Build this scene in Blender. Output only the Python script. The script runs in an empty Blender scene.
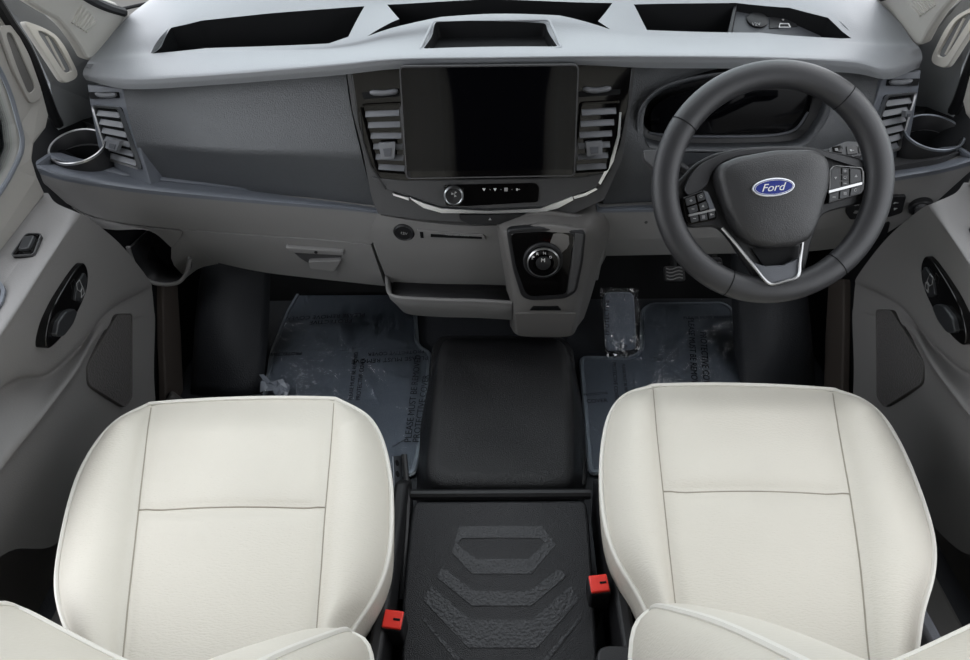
import bpy, bmesh, math, random
from mathutils import Vector as V, Matrix
random.seed(4)
SC = bpy.context.scene
COL = SC.collection
PI = math.pi

# ------------------------------------------------------------------ camera
CO = V((.013, 0, 1.28))
YAW, ROLL, PITCH, FPX = math.radians(2.38), math.radians(-1.9), math.radians(44), 600.0
FW = V((-math.sin(YAW)*math.cos(PITCH), math.cos(YAW)*math.cos(PITCH), -math.sin(PITCH)))
_r = V((math.cos(YAW), math.sin(YAW), 0)); _u = _r.cross(FW)
RI = _r*math.cos(ROLL) + _u*math.sin(ROLL)
UP = -_r*math.sin(ROLL) + _u*math.cos(ROLL)
cd = bpy.data.cameras.new('camera'); cam = bpy.data.objects.new('camera', cd); COL.objects.link(cam)
cd.sensor_width = 36; cd.lens = FPX/970*36; cd.clip_start = .02
m = Matrix.Identity(4)
for i in range(3):
    m[i][0], m[i][1], m[i][2], m[i][3] = RI[i], UP[i], -FW[i], CO[i]
cam.matrix_world = m
SC.camera = cam

# ------------------------------------------------------------------ world, sun, exposure
w = bpy.data.worlds.new('sky'); SC.world = w; w.use_nodes = True
nt = w.node_tree; nt.nodes.clear()
out = nt.nodes.new('ShaderNodeOutputWorld'); bg = nt.nodes.new('ShaderNodeBackground')
tc = nt.nodes.new('ShaderNodeTexCoord'); sep = nt.nodes.new('ShaderNodeSeparateXYZ')
rp = nt.nodes.new('ShaderNodeValToRGB'); mp = nt.nodes.new('ShaderNodeMapRange')
mp.inputs[1].default_value = -1; mp.inputs[2].default_value = 1
nt.links.new(tc.outputs['Generated'], sep.inputs[0]); nt.links.new(sep.outputs[2], mp.inputs[0])
m2 = nt.nodes.new('ShaderNodeMapRange'); m2.inputs[1].default_value = -.9; m2.inputs[2].default_value = .5; m2.inputs[3].default_value = 1.3; m2.inputs[4].default_value = 1
mu = nt.nodes.new('ShaderNodeVectorMath'); mu.operation = 'SCALE'
nt.links.new(sep.outputs[0], m2.inputs[0]); nt.links.new(rp.outputs[0], mu.inputs[0]); nt.links.new(m2.outputs[0], mu.inputs['Scale'])
nt.links.new(mp.outputs[0], rp.inputs[0]); nt.links.new(mu.outputs[0], bg.inputs[0]); nt.links.new(bg.outputs[0], out.inputs[0])
e = rp.color_ramp.elements
e[0].position = .46; e[0].color = (.08, .08, .08, 1)
e[1].position = .54; e[1].color = (.92, .95, 1, 1)
bg.inputs[1].default_value = 4.0
sd = bpy.data.lights.new('sun', 'SUN'); sd.energy = 0.6; sd.angle = math.radians(50); sd.color = (1, .97, .92)
sun = bpy.data.objects.new('sun', sd); COL.objects.link(sun)
sun.rotation_euler = V((-.9, -.55, -.75)).to_track_quat('-Z', 'Y').to_euler()
SC.view_settings.view_transform = 'Standard'; SC.view_settings.look = 'None'
SC.view_settings.gamma = 1; SC.view_settings.use_curve_mapping = False
SC.view_settings.exposure = -0.36

# ------------------------------------------------------------------ pixel rays onto real planes
def U(px, py, x=None, y=None, z=None):
    d = RI*((px-485)/FPX) + UP*((330-py)/FPX) + FW
    i, v = (0, x) if x is not None else (1, y) if y is not None else (2, z)
    return CO + d*((v-CO[i])/d[i])
def Y(pts): return [U(a, b, y=c) for a, b, c in pts]
def X(pts): return [U(a, b, x=c) for a, b, c in pts]
def Z(pts): return [U(a, b, z=c) for a, b, c in pts]
def mx(p):
    return V((-p.x, p.y, p.z)) if isinstance(p, V) else [mx(q) for q in p]
class Pl:
    def __init__(s, o, n):
        s.o = o.copy(); s.n = n.normalized()
        s.X = V((1, 0, 0)); s.X = (s.X - s.n*s.X.dot(s.n))
        if s.X.length < .3: s.X = V((0, -1, 0)) - s.n*V((0, -1, 0)).dot(s.n)
        s.X.normalize(); s.Y = s.n.cross(s.X)
    def at(s, px, py, off=0):
        d = RI*((px-485)/FPX) + UP*((330-py)/FPX) + FW
        o = s.o + s.n*off
        return CO + d*((o-CO).dot(s.n)/d.dot(s.n))
    def pts(s, l, off=0): return [s.at(a, b, off) for a, b in l]
def pl3(a, b, c):
    n = (b-a).cross(c-a).normalized()
    if n.dot(CO-a) < 0: n = -n
    return Pl(a, n)
def mpl(p):
    q = Pl(mx(p.o), mx(p.n)); return q

# ------------------------------------------------------------------ materials
def lin(c): return tuple(((v/255)/12.92 if v/255 <= .04045 else ((v/255+.055)/1.055)**2.4) for v in c)
def mat(name, c, rough=.5, spec=.5, metal=0, bump=0, scale=400, coat=0, var=0, vscale=8, detail=3, stretch=None):
    M = bpy.data.materials.new(name); M.use_nodes = True; n = M.node_tree.nodes; L = M.node_tree.links
    b = n['Principled BSDF']; c = lin(c)
    b.inputs['Base Color'].default_value = (*c, 1); b.inputs['Roughness'].default_value = rough
    b.inputs['Specular IOR Level'].default_value = spec; b.inputs['Metallic'].default_value = metal
    b.inputs['Coat Weight'].default_value = coat; b.inputs['Coat Roughness'].default_value = .05
    t = n.new('ShaderNodeTexCoord')
    if bump:
        no = n.new('ShaderNodeTexNoise'); no.inputs['Scale'].default_value = scale; no.inputs['Detail'].default_value = detail
        if stretch:
            mpn = n.new('ShaderNodeMapping'); mpn.inputs['Scale'].default_value = stretch
            L.new(t.outputs['Object'], mpn.inputs[0]); L.new(mpn.outputs[0], no.inputs['Vector'])
        else: L.new(t.outputs['Object'], no.inputs['Vector'])
        bu = n.new('ShaderNodeBump'); bu.inputs['Strength'].default_value = bump; bu.inputs['Distance'].default_value = .002
        L.new(no.outputs[0], bu.inputs['Height']); L.new(bu.outputs[0], b.inputs['Normal'])
    if var:
        no = n.new('ShaderNodeTexNoise'); no.inputs['Scale'].default_value = vscale; no.inputs['Detail'].default_value = 5
        L.new(t.outputs['Object'], no.inputs['Vector'])
        r = n.new('ShaderNodeValToRGB'); k = r.color_ramp.elements
        k[0].position = .3; k[1].position = .7
        k[0].color = (*[v*(1-var) for v in c], 1); k[1].color = (*[min(1, v*(1+var)) for v in c], 1)
        L.new(no.outputs[0], r.inputs[0]); L.new(r.outputs[0], b.inputs['Base Color'])
    return M
def glassmat(name, tint, refl):
    M = bpy.data.materials.new(name); M.use_nodes = True; n = M.node_tree.nodes; L = M.node_tree.links
    n.remove(n['Principled BSDF']); o = n['Material Output']
    t = n.new('ShaderNodeBsdfTransparent'); t.inputs[0].default_value = (*tint, 1)
    g = n.new('ShaderNodeBsdfGlossy'); g.inputs['Roughness'].default_value = refl[1]
    f = n.new('ShaderNodeFresnel'); f.inputs[0].default_value = refl[0]
    x = n.new('ShaderNodeMixShader'); L.new(f.outputs[0], x.inputs[0]); L.new(t.outputs[0], x.inputs[1]); L.new(g.outputs[0], x.inputs[2])
    if len(refl) > 2:
        tcn = n.new('ShaderNodeTexCoord'); no = n.new('ShaderNodeTexNoise'); no.inputs['Scale'].default_value = refl[2]; no.inputs['Distortion'].default_value = 1.5
        bu = n.new('ShaderNodeBump'); bu.inputs['Strength'].default_value = .6; bu.inputs['Distance'].default_value = .01
        L.new(tcn.outputs['Object'], no.inputs['Vector']); L.new(no.outputs[0], bu.inputs['Height']); L.new(bu.outputs[0], g.inputs['Normal']); L.new(bu.outputs[0], f.inputs['Normal'])
    L.new(x.outputs[0], o.inputs[0]); return M
M_pad = mat('pad_plastic', (132, 134, 137), .48, .5, bump=.35, scale=450)
M_fascia = mat('fascia_plastic', (64, 66, 69), .34, .6, bump=.7, scale=420)
M_lower = mat('lower_plastic', (116, 115, 114), .5, .4, bump=.25, scale=500)
M_ledge = mat('ledge_plastic', (94, 98, 105), .4, .5, bump=.15, scale=500)
M_stack = mat('stack_plastic', (62, 62, 63), .5, .4, bump=.3, scale=500)
M_black = mat('black_plastic', (22, 22, 24), .5, .4, bump=.2, scale=500)
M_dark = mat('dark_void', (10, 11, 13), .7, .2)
M_piano = mat('piano_black', (8, 7, 7), .08, .35)
M_screen = mat('screen_glass', (4, 4, 6), .05, .22)
M_chrome = mat('satin_chrome', (228, 230, 233), .3, .5, 1)
M_satin = mat('satin_silver', (178, 178, 178), .3, .5, 1)
M_vane = mat('vane_plastic', (108, 110, 114), .4, .5)
M_door = mat('door_plastic', (120, 118, 117), .55, .4, bump=.25, scale=450)
M_doorlow = mat('door_lower_plastic', (84, 82, 80), .6, .35, bump=.3, scale=450)
M_grille = mat('speaker_mesh', (88, 86, 85), .6, .3, bump=1, scale=260, detail=0)
M_pillar = mat('pillar_trim', (186, 183, 176), .6, .35, bump=.1, scale=400)
M_pillar2 = mat('pillar_side_trim', (122, 124, 126), .6, .35, bump=.1, scale=400)
M_rubber = mat('black_rubber', (14, 14, 16), .6, .3)
M_floor = mat('floor_lining', (34, 36, 40), .6, .4, bump=.5, scale=300)
M_carpet = mat('mat_carpet', (116, 121, 128), .85, .2, bump=.8, scale=600)
M_film = glassmat('clear_film', (.86, .89, .92), (1.45, .2, 18))
M_crinkle = glassmat('crinkled_film', (.82, .85, .9), (1.5, .12, 60))
M_print = mat('film_print', (28, 30, 34), .6, .2)
M_vinyl = mat('tunnel_vinyl', (18, 18, 20), .33, .6, bump=.9, scale=520, detail=2)
M_box = mat('box_plastic', (26, 26, 29), .45, .5, bump=.9, scale=600, detail=2)
M_emboss = mat('emboss_plastic', (34, 34, 37), .5, .5, bump=.9, scale=220, detail=1)
M_seat = mat('cream_leather', (196, 191, 180), .5, .35, bump=.35, scale=160, stretch=(1, 3, 1), var=.03, vscale=5)
M_pipe = mat('cream_piping', (208, 205, 197), .5, .4)
M_thread = mat('seam_thread', (150, 144, 132), .7, .2)
M_trim = mat('seat_trim', (78, 80, 85), .5, .4, bump=.2, scale=400)
M_red = mat('buckle_red', (228, 52, 40), .35, .5)
M_wheel = mat('wheel_leather', (40, 40, 42), .42, .45, bump=.2, scale=900)
M_hub = mat('hub_plastic', (38, 38, 39), .42, .5, bump=.35, scale=600)
M_btn = mat('button_plastic', (40, 41, 43), .4, .5)
M_white = mat('icon_white', (215, 215, 215), .5, .3)
M_icon = mat('icon_grey', (150, 150, 150), .5, .3)
M_blue = mat('badge_blue', (26, 42, 120), .25, .5, coat=.6)
M_metal = mat('bracket_metal', (120, 124, 130), .4, .5, .9)
M_brown = mat('kick_plastic', (64, 58, 54), .6, .3)
M_hood = mat('white_paint', (225, 228, 230), .3, .5)
M_head = mat('headliner_fabric', (150, 148, 143), .9, .1)
M_tower = mat('tower_plastic', (98, 96, 94), .45, .4, bump=.25, scale=500)
M_rear = mat('rear_lining', (46, 46, 48), .9, .1)  # dark tone for the unseen rear, keeps glossy reflections dark
M_doorup = mat('door_upper_plastic', (146, 143, 138), .6, .35, bump=.1, scale=400)
M_glass = glassmat('window_glass', (.93, .96, .96), (1.45, .02))

# ------------------------------------------------------------------ object helpers
def ROOTLOC(p):
    v = V((0, 0, 0))
    while p is not None: v += p.location; p = p.parent
    return v
def thing(name, label, cat, loc, group=None):
    o = bpy.data.objects.new(name, None); COL.objects.link(o); o.empty_display_size = .05
    o.location = loc; o['label'] = label; o['category'] = cat
    if group: o['group'] = group
    return o
def tag(o, label, cat, group=None):
    o['label'] = label; o['category'] = cat
    if group: o['group'] = group
    return o
def mk(name, vs, fs, mt, parent=None, smooth=True, ang=35, bevel=0, seg=2, struct=False, thick=0, label=None):
    me = bpy.data.meshes.new(name)
    off = ROOTLOC(parent)
    if parent is None and vs:
        off = V((sum(v[0] for v in vs)/len(vs), sum(v[1] for v in vs)/len(vs), min(v[2] for v in vs)))
    me.from_pydata([tuple(V(v)-off) for v in vs], [], fs); me.validate()
    bm = bmesh.new(); bm.from_mesh(me); bmesh.ops.recalc_face_normals(bm, faces=bm.faces); bm.to_mesh(me); bm.free()
    for mm in (mt if isinstance(mt, list) else [mt]): me.materials.append(mm)
    if smooth: me.shade_smooth(); me.set_sharp_from_angle(angle=math.radians(ang))
    o = bpy.data.objects.new(name, me); COL.objects.link(o)
    if parent is None: o.location = off
    else: o.parent = parent
    if thick:
        s = o.modifiers.new('thickness', 'SOLIDIFY'); s.thickness = thick; s.offset = -1
    if bevel:
        b = o.modifiers.new('bevel', 'BEVEL'); b.width = bevel; b.segments = seg; b.limit_method = 'ANGLE'; b.angle_limit = math.radians(30)
    if struct: o['kind'] = 'structure'
    if label: o['label'] = label
    return o
def cr(pts, n, closed=False):
    """Catmull-Rom resample to n points (even in parameter)."""
    P = [V(p) for p in pts]; k = len(P); r = []
    if k == 2: return [P[0].lerp(P[1], i/(n-1)) for i in range(n)]
    for i in range(n):
        t = i/n*k if closed else i/(n-1)*(k-1)
        j = int(t); 
        if not closed: j = min(j, k-2)
        f = t-j
        if closed: a, b, c, d = P[(j-1) % k], P[j % k], P[(j+1) % k], P[(j+2) % k]
        else:
            b, c = P[j], P[j+1]; a = P[j-1] if j > 0 else b*2-c; d = P[j+2] if j+2 < k else c*2-b
        r.append(.5*((2*b)+(c-a)*f+(2*a-5*b+4*c-d)*f*f+(3*b-a-3*c+d)*f*f*f))
    return r
def rnd(pts, r, n=4):
    """round the corners of a closed 3-D polygon."""
    P = [V(p) for p in pts]; k = len(P); o = []
    for i in range(k):
        a, b, c = P[i-1], P[i], P[(i+1) % k]
        rr = r[i] if isinstance(r, (list, tuple)) else r
        d1 = min(rr, (a-b).length*.48); d2 = min(rr, (c-b).length*.48)
        if rr <= 0: o.append(b); continue
        s, e = b+(a-b).normalized()*d1, b+(c-b).normalized()*d2
        for j in range(n+1):
            t = j/n; o.append(s*(1-t)**2+b*2*t*(1-t)+e*t*t)
    return o
def face_cam(pts):
    n = V((0, 0, 0)); k = len(pts)
    for i in range(k):
        a, b = pts[i], pts[(i+1) % k]
        n += V(((a.y-b.y)*(a.z+b.z), (a.z-b.z)*(a.x+b.x), (a.x-b.x)*(a.y+b.y)))
    n.normalize()
    c = sum(pts, V((0, 0, 0)))/k
    return n if n.dot(CO-c) > 0 else -n
def prism(name, pts, vec, mt, parent=None, **k):
    """closed polygon pts, extruded along vec."""
    n = len(pts); vs = list(pts)+[p+vec for p in pts]
    fs = [list(range(n)), list(range(2*n-1, n-1, -1))]+[[i, (i+1) % n, n+(i+1) % n, n+i] for i in range(n)]
    return mk(name, vs, fs, mt, parent, **k)
def plate(name, pts, t, mt, parent=None, r=0, lift=0, **k):
    pts = [V(p) for p in pts]
    n = face_cam(pts)
    if r: pts = rnd(pts, r)
    return prism(name, [p+n*lift for p in pts], -n*t, mt, parent, **k)
def inset(pts, d):
    n = face_cam(pts); k = len(pts); c = sum(pts, V((0, 0, 0)))/k; o = []
    for i in range(k):
        a, b, e = pts[i-1], pts[i], pts[(i+1) % k]
        t1 = (b-a); t2 = (e-b)
        if t1.length < 1e-7: t1 = t2
        if t2.length < 1e-7: t2 = t1
        n1 = n.cross(t1.normalized()); n2 = n.cross(t2.normalized())
        q = (n1+n2)
        q = q/max(.35, (1+n1.dot(n2))) if q.length > 1e-6 else n1
        o.append((b, q))
    s = 1 if sum((q.dot(c-b)) for b, q in o) > 0 else -1
    return [b+q*d*s for b, q in o]
def ringplate(name, outer, wid, t, mt, parent, lift=0, inner=None, **k):
    n = face_cam(outer); N = len(outer); inn = inner or inset(outer, wid)
    A = [p+n*lift for p in outer]; B = [p+n*lift for p in inn]; A2 = [p-n*t for p in A]; B2 = [p-n*t for p in B]
    vs = A+B+B2+A2; fs = []
    for i in range(N):
        j = (i+1) % N
        for q in range(4):
            r = (q+1) % 4
            fs.append([q*N+i, q*N+j, r*N+j, r*N+i])
    return mk(name, vs, fs, mt, parent, **k)
def grid(rows, wrap=False):
    n = len(rows[0]); vs = [p for r in rows for p in r]; fs = []
    for i in range(len(rows)-1):
        for j in range(n if wrap else n-1):
            fs.append([i*n+j, i*n+(j+1) % n, (i+1)*n+(j+1) % n, (i+1)*n+j])
    return vs, fs
def lrows(rows, nu, nv):
    rs = [cr(r, nu) for r in rows]
    if nv: 
        cols = [cr([r[i] for r in rs], nv) for i in range(nu)]
        rs = [[c[j] for c in cols] for j in range(nv)]
    return rs
def solid(name, rows, back, mt, parent=None, nu=48, nv=0, **k):
    """lofted skin through rows, closed behind by the same skin moved along back."""
    rs = lrows(rows, nu, nv); vs, fs = grid(rs); n = len(rs[0]); mrows = len(rs); N = len(vs)
    vs2 = vs+([p+back for p in vs] if isinstance(back, V) else [p+back(i/(mrows-1)) for i, r in enumerate(rs) for p in r]); fs2 = fs+[[N+i for i in f[::-1]] for f in fs]
    b = [i for i in range(n)]+[i*n+n-1 for i in range(1, mrows)]+[(mrows-1)*n+i for i in range(n-2, -1, -1)]+[i*n for i in range(mrows-2, 0, -1)]
    for i in range(len(b)):
        j = (i+1) % len(b); fs2.append([b[i], b[j], N+b[j], N+b[i]])
    return mk(name, vs2, fs2, mt, parent, **k)
def tubeverts(pts, r, seg=8, closed=False):
    P = [V(p) for p in pts]; k = len(P); vs = []; fs = []
    up = None
    for i in range(k):
        a = P[i-1] if (i > 0 or closed) else P[i]; b = P[(i+1) % k] if (i < k-1 or closed) else P[i]
        t = (b-a).normalized()
        if up is None:
            up = V((0, 0, 1)) if abs(t.z) < .9 else V((0, 1, 0))
        s = t.cross(up).normalized(); up = s.cross(t).normalized()
        rr = r[i] if isinstance(r, (list, tuple)) else r
        for j in range(seg):
            an = 2*PI*j/seg; vs.append(P[i]+(s*math.cos(an)+up*math.sin(an))*rr)
    for i in range(k if closed else k-1):
        for j in range(seg):
            i2 = (i+1) % k; fs.append([i*seg+j, i*seg+(j+1) % seg, i2*seg+(j+1) % seg, i2*seg+j])
    if not closed: fs += [list(range(seg))[::-1], [(k-1)*seg+j for j in range(seg)]]
    return vs, fs
def tube(name, pts, r, mt, parent=None, seg=8, closed=False, **k):
    vs, fs = tubeverts(pts, r, seg, closed); return mk(name, vs, fs, mt, parent, **k)
def basis(n):
    n = n.normalized(); a = V((1, 0, 0)) if abs(n.x) < .8 else V((0, 1, 0))
    x = (a-n*a.dot(n)).normalized(); return x, n.cross(x), n
def lathe(name, c, n, prof, mt, parent=None, seg=32, closed=False, cap=True, **k):
    """profile of (radius, height along n) spun about n."""
    x, y, n = basis(n); vs = []; fs = []; m_ = len(prof)
    for i in range(seg):
        a = 2*PI*i/seg
        for r, h in prof: vs.append(c+(x*math.cos(a)+y*math.sin(a))*r+n*h)
    for i in range(seg):
        j = (i+1) % seg
        for q in range(m_ if closed else m_-1):
            p = (q+1) % m_; fs.append([i*m_+q, j*m_+q, j*m_+p, i*m_+p])
    if not closed and cap:
        if prof[0][0] > 1e-5: fs.append([i*m_ for i in range(seg)])
        if prof[-1][0] > 1e-5: fs.append([i*m_+m_-1 for i in range(seg)][::-1])
    return mk(name, vs, fs, mt, parent, **k)
def boxv(c, x, y, z):
    vs = [c+x*a+y*b+z*d for a in (-.5, .5) for b in (-.5, .5) for d in (-.5, .5)]
    return vs, [[0, 1, 3, 2], [4, 6, 7, 5], [0, 4, 5, 1], [2, 3, 7, 6], [0, 2, 6, 4], [1, 5, 7, 3]]
def box(name, c, s, mt, parent=None, ax=None, **k):
    x, y, z = ax or (V((1, 0, 0)), V((0, 1, 0)), V((0, 0, 1)))
    vs, fs = boxv(V(c), x*s[0], y*s[1], z*s[2]); return mk(name, vs, fs, mt, parent, **k)
def joinv(parts):
    vs = []; fs = []
    for a, b in parts:
        n = len(vs); vs += a; fs += [[i+n for i in f] for f in b]
    return vs, fs
def text(name, s, a, b, n, mt, parent, depth=.0004, mirror=False, shear=0, fit=None, label=None):
    """flat lettering whose baseline runs from a to b on a surface of normal n."""
    cu = bpy.data.curves.new(name, 'FONT'); cu.body = s; cu.extrude = .5*depth/.01; cu.size = 1; cu.shear = shear; cu.resolution_u = 3
    t = bpy.data.objects.new(name, cu); COL.objects.link(t)
    dg = bpy.context.evaluated_depsgraph_get(); me = bpy.data.meshes.new_from_object(t.evaluated_get(dg))
    bpy.data.objects.remove(t)
    xs = [v.co.x for v in me.vertices]; x0, x1 = min(xs), max(xs)
    X_ = (b-a); L = X_.length; X_.normalize(); n = n.normalized(); Y_ = n.cross(X_)
    if mirror: Y_ = -Y_
    k = L/(x1-x0); ky = fit or k; off = ROOTLOC(parent)
    for v in me.vertices:
        p = a+X_*((v.co.x-x0)*k)+Y_*(v.co.y*ky)+n*(depth*(.5+(1 if v.co.z > 0 else -1)*.5))
        v.co = p-off
    me.materials.clear(); me.materials.append(mt)
    o = bpy.data.objects.new(name, me); COL.objects.link(o); o.parent = parent
    if label: o['label'] = label
    return o
def glyph(name, kind, pl, px, py, sz, mt, parent, lift=0):
    """little printed symbol: bars, a triangle, a ring, a fan or an arrow."""
    c = pl.at(px, py, lift); x, y, n = pl.X*sz, pl.Y*sz, pl.n*.0004; P = []
    def poly(l): P.append(([c+x*a+y*b for a, b in l]+[c+x*a+y*b+n for a, b in l], [list(range(len(l)))[::-1], [len(l)+i for i in range(len(l))]]+[[i, (i+1) % len(l), len(l)+(i+1) % len(l), len(l)+i] for i in range(len(l))]))
    if kind == 'bars':
        for q in (-.6, 0, .6): poly([(-.8, q-.15), (.8, q-.15), (.8, q+.15), (-.8, q+.15)])
    elif kind == 'tri': poly([(-.8, .6), (.8, .6), (0, -.8)])
    elif kind == 'up': poly([(-.8, -.6), (.8, -.6), (0, .8)])
    elif kind == 'dash': poly([(-.8, -.2), (.8, -.2), (.8, .2), (-.8, .2)])
    elif kind == 'dot': poly([(.4*math.cos(t*PI/4), .4*math.sin(t*PI/4)) for t in range(8)])
    elif kind == 'plus': poly([(-.8, -.2), (.8, -.2), (.8, .2), (-.8, .2)]); poly([(-.2, -.8), (.2, -.8), (.2, .8), (-.2, .8)])
    elif kind == 'fan':
        for q in range(3):
            a = q*2*PI/3+.5; poly([(0, 0), (.9*math.cos(a), .9*math.sin(a)), (.9*math.cos(a+.8), .9*math.sin(a+.8))])
    elif kind == 'ring':
        P.append(tubeverts([c+x*.7*math.cos(t*PI/8)+y*.7*math.sin(t*PI/8) for t in range(16)], sz*.15, 5, True))
    elif kind == 'mix': poly([(-.9, -.5), (-.1, -.5), (-.1, .5), (-.9, .5)]); poly([(.1, -.1), (.9, -.1), (.9, .2), (.1, .2)])
    vs, fs = joinv(P); return mk(name, vs, fs, mt, parent, smooth=False)
def cut(o, cutters):
    """carve real recesses: exact boolean difference, baked into the mesh."""
    bpy.context.view_layer.update()
    for vs, fs in cutters:
        me = bpy.data.meshes.new('c'); off = ROOTLOC(o)
        me.from_pydata([tuple(V(v)-off) for v in vs], [], fs)
        bm = bmesh.new(); bm.from_mesh(me); bmesh.ops.recalc_face_normals(bm, faces=bm.faces); bm.to_mesh(me); bm.free()
        for mm in o.data.materials: me.materials.append(mm)
        for p in me.polygons: p.material_index = len(o.data.materials)-1
        c = bpy.data.objects.new('c', me); COL.objects.link(c); c.location = off
        md = o.modifiers.new('b', 'BOOLEAN'); md.operation = 'DIFFERENCE'; md.solver = 'EXACT'; md.object = c
        bpy.context.view_layer.update()
        dg = bpy.context.evaluated_depsgraph_get(); nm = bpy.data.meshes.new_from_object(o.evaluated_get(dg))
        o.modifiers.clear(); old = o.data; o.data = nm
        bpy.data.objects.remove(c)
    o.data.shade_smooth(); o.data.set_sharp_from_angle(angle=math.radians(35))
def updown(pts, up, dn, taper=0):
    c = sum(pts, V((0, 0, 0)))/len(pts); n = len(pts)
    vs = [p+V((0, 0, up)) for p in pts]+[p+(c-p)*taper-V((0, 0, dn)) for p in pts]
    fs = [list(range(n)), list(range(2*n-1, n-1, -1))]+[[i, (i+1) % n, n+(i+1) % n, n+i] for i in range(n)]
    return vs, fs
# ================================================================== THE SETTING
FZ = .05
prism('floor', [V((-.93, -.7, FZ)), V((.93, -.7, FZ)), V((.93, 1.42, FZ)), V((-.93, 1.42, FZ))], V((0, 0, -.04)), M_floor, struct=True, smooth=False)
solid('wall_front', [[V((x, 1.40, .04)) for x in (-.95, 0, .95)], [V((x, 1.52, .20)) for x in (-.95, 0, .95)], [V((x, 1.60, .60)) for x in (-.95, 0, .95)], [V((x, 1.61, .80)) for x in (-.95, 0, .95)]], V((0, .03, 0)), M_dark, nu=3, nv=14, struct=True)
for sgn, nm in ((-1, 'left'), (1, 'right')):
    box('wall_%s' % nm, (sgn*.955, .75, .20), (.04, 1.75, .36), M_doorlow, struct=True, smooth=False)
# bonnet seen through the foot of the windscreen
solid('bonnet', [[V((-.85, 1.80, .80)), V((0, 1.80, .88)), V((.85, 1.80, .80))], [V((-.8, 2.3, .68)), V((0, 2.3, .76)), V((.8, 2.3, .68))]], V((0, 0, -.02)), M_hood, nu=12, nv=4)
tag(bpy.data.objects['bonnet'], 'white painted bonnet outside beyond the windscreen', 'bonnet')
# windscreen
solid('window_1', [[V((-.80, 1.60, .885)), V((0, 1.68, .90)), V((.80, 1.60, .885))], [V((-.70, 1.05, 1.62)), V((0, 1.12, 1.66)), V((.70, 1.05, 1.62))]], V((0, .006, .003)), M_glass, nu=16, nv=4, struct=True)

# cab roof and rear walls out of view, added to block and shape light
roof = [[V((-.90, y, 1.40)), V((-.86, y, 1.58)), V((-.72, y, 1.68)), V((-.4, y, 1.73)), V((0, y, 1.74)), V((.4, y, 1.73)), V((.72, y, 1.68)), V((.86, y, 1.58)), V((.90, y, 1.40))] for y in (-1.3, -.5, .3)]
roof.append([V((p.x*.95, .80 if abs(p.x) > .8 else .95, p.z-(.0 if abs(p.x) < .8 else -.04))) for p in roof[0]])
vs, fs = grid(roof); mk('ceiling', vs, fs, M_head, struct=True, thick=-.03)  # out of view, put in to shade the seats from the sky
box('wall_back', (0, -1.32, .9), (1.9, .04, 1.75), M_rear, struct=True, smooth=False)  # unseen bulkhead added to cut light from behind
for sgn, nm in ((-1, 'left'), (1, 'right')):
    box('wall_rear_%s' % nm, (sgn*.93, -.80, .55), (.04, 1.04, 1.02), M_rear, struct=True, smooth=False)  # unseen, height set to let side light reach the dash

# ================================================================== DASHBOARD
D = thing('dashboard', 'wide grey dashboard with three storage bins running from door to door under the windscreen', 'dashboard', (0, 1.3, .3))
# ---- top pad with its bins
padL0 = Y([(86, 80, 1.25), (127, 89, 1.185), (200, 86, 1.172), (330, 76, 1.162), (396, 69, 1.153), (488, 66, 1.15), (580, 65, 1.153), (650, 68, 1.162), (760, 69, 1.172), (850, 73, 1.176), (887, 79, 1.185), (919, 68, 1.25)])
padL1 = Y([(83, 75, 1.245), (127, 82, 1.177), (200, 79, 1.163), (330, 69, 1.153), (396, 62, 1.144), (488, 60, 1.141), (580, 59, 1.144), (650, 60, 1.153), (760, 61, 1.163), (850, 65, 1.167), (887, 71, 1.177), (922, 60, 1.245)])
padL2 = Y([(84, 69, 1.25), (127, 75, 1.185), (200, 72, 1.172), (330, 62, 1.162), (396, 56, 1.152), (488, 54, 1.15), (580, 53, 1.152), (650, 53, 1.162), (760, 54, 1.172), (850, 58, 1.176), (887, 65, 1.185), (922, 54, 1.25)])
padM = Z([(88, 62, .845), (140, 58, .846), (205, 54, .85), (330, 50, .856), (396, 40, .87), (488, 33, .877), (580, 33, .87), (650, 40, .858), (760, 40, .85), (845, 44, .848), (880, 48, .846), (919, 47, .845)])
padN = Z([(96, 51, .846), (147, 50, .848), (205, 46, .853), (330, 42, .862), (400, 27, .882), (488, 16, .89), (570, 18, .882), (645, 30, .862), (760, 31, .853), (842, 37, .85), (872, 40, .848), (912, 40, .846)])
padR = Z([(118, 27, .86), (160, 30, .87), (205, 17, .88), (330, 7, .885), (400, 1, .885), (488, -2, .888), (570, -1, .885), (645, 1, .885), (760, 3, .88), (835, 10, .875), (860, 20, .865), (898, 20, .86)])
padS = [V((-.815, 1.44, .875)), V((-.76, 1.45, .885))]+[V((x, 1.50, .895)) for x in (-.62, -.40, -.2, 0, .2, .40, .62)]+[V((.74, 1.48, .89)), V((.77, 1.46, .885)), V((.815, 1.44, .875))]
padT = [V((-.80, 1.60, .885))]+[V((x, 1.61, .90)) for x in (-.75, -.62, -.40, -.2, 0, .2, .40, .62, .73, .76)]+[V((.80, 1.60, .885))]
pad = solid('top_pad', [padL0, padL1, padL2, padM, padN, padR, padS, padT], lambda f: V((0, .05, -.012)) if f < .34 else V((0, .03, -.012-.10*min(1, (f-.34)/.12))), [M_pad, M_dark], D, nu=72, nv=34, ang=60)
def ZZ(l): return [U(a, b, z=c) for a, b, c in l]
binL = ZZ([(150, 53, .848), (157, 40, .865), (170, 28, .872), (200, 19, .88), (270, 12.5, .883), (330, 8, .885), (366, 5.5, .885), (350, 38, .865), (330, 43, .862), (205, 47.5, .853)])
binC = ZZ([(366, 36, .872), (398, 18, .885), (386, 4, .885), (488, -1, .888), (614, 2, .885), (600, 17, .883), (612, 25, .876), (560, 15, .885), (488, 14, .89), (440, 18, .886), (400, 27, .88)])
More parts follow.
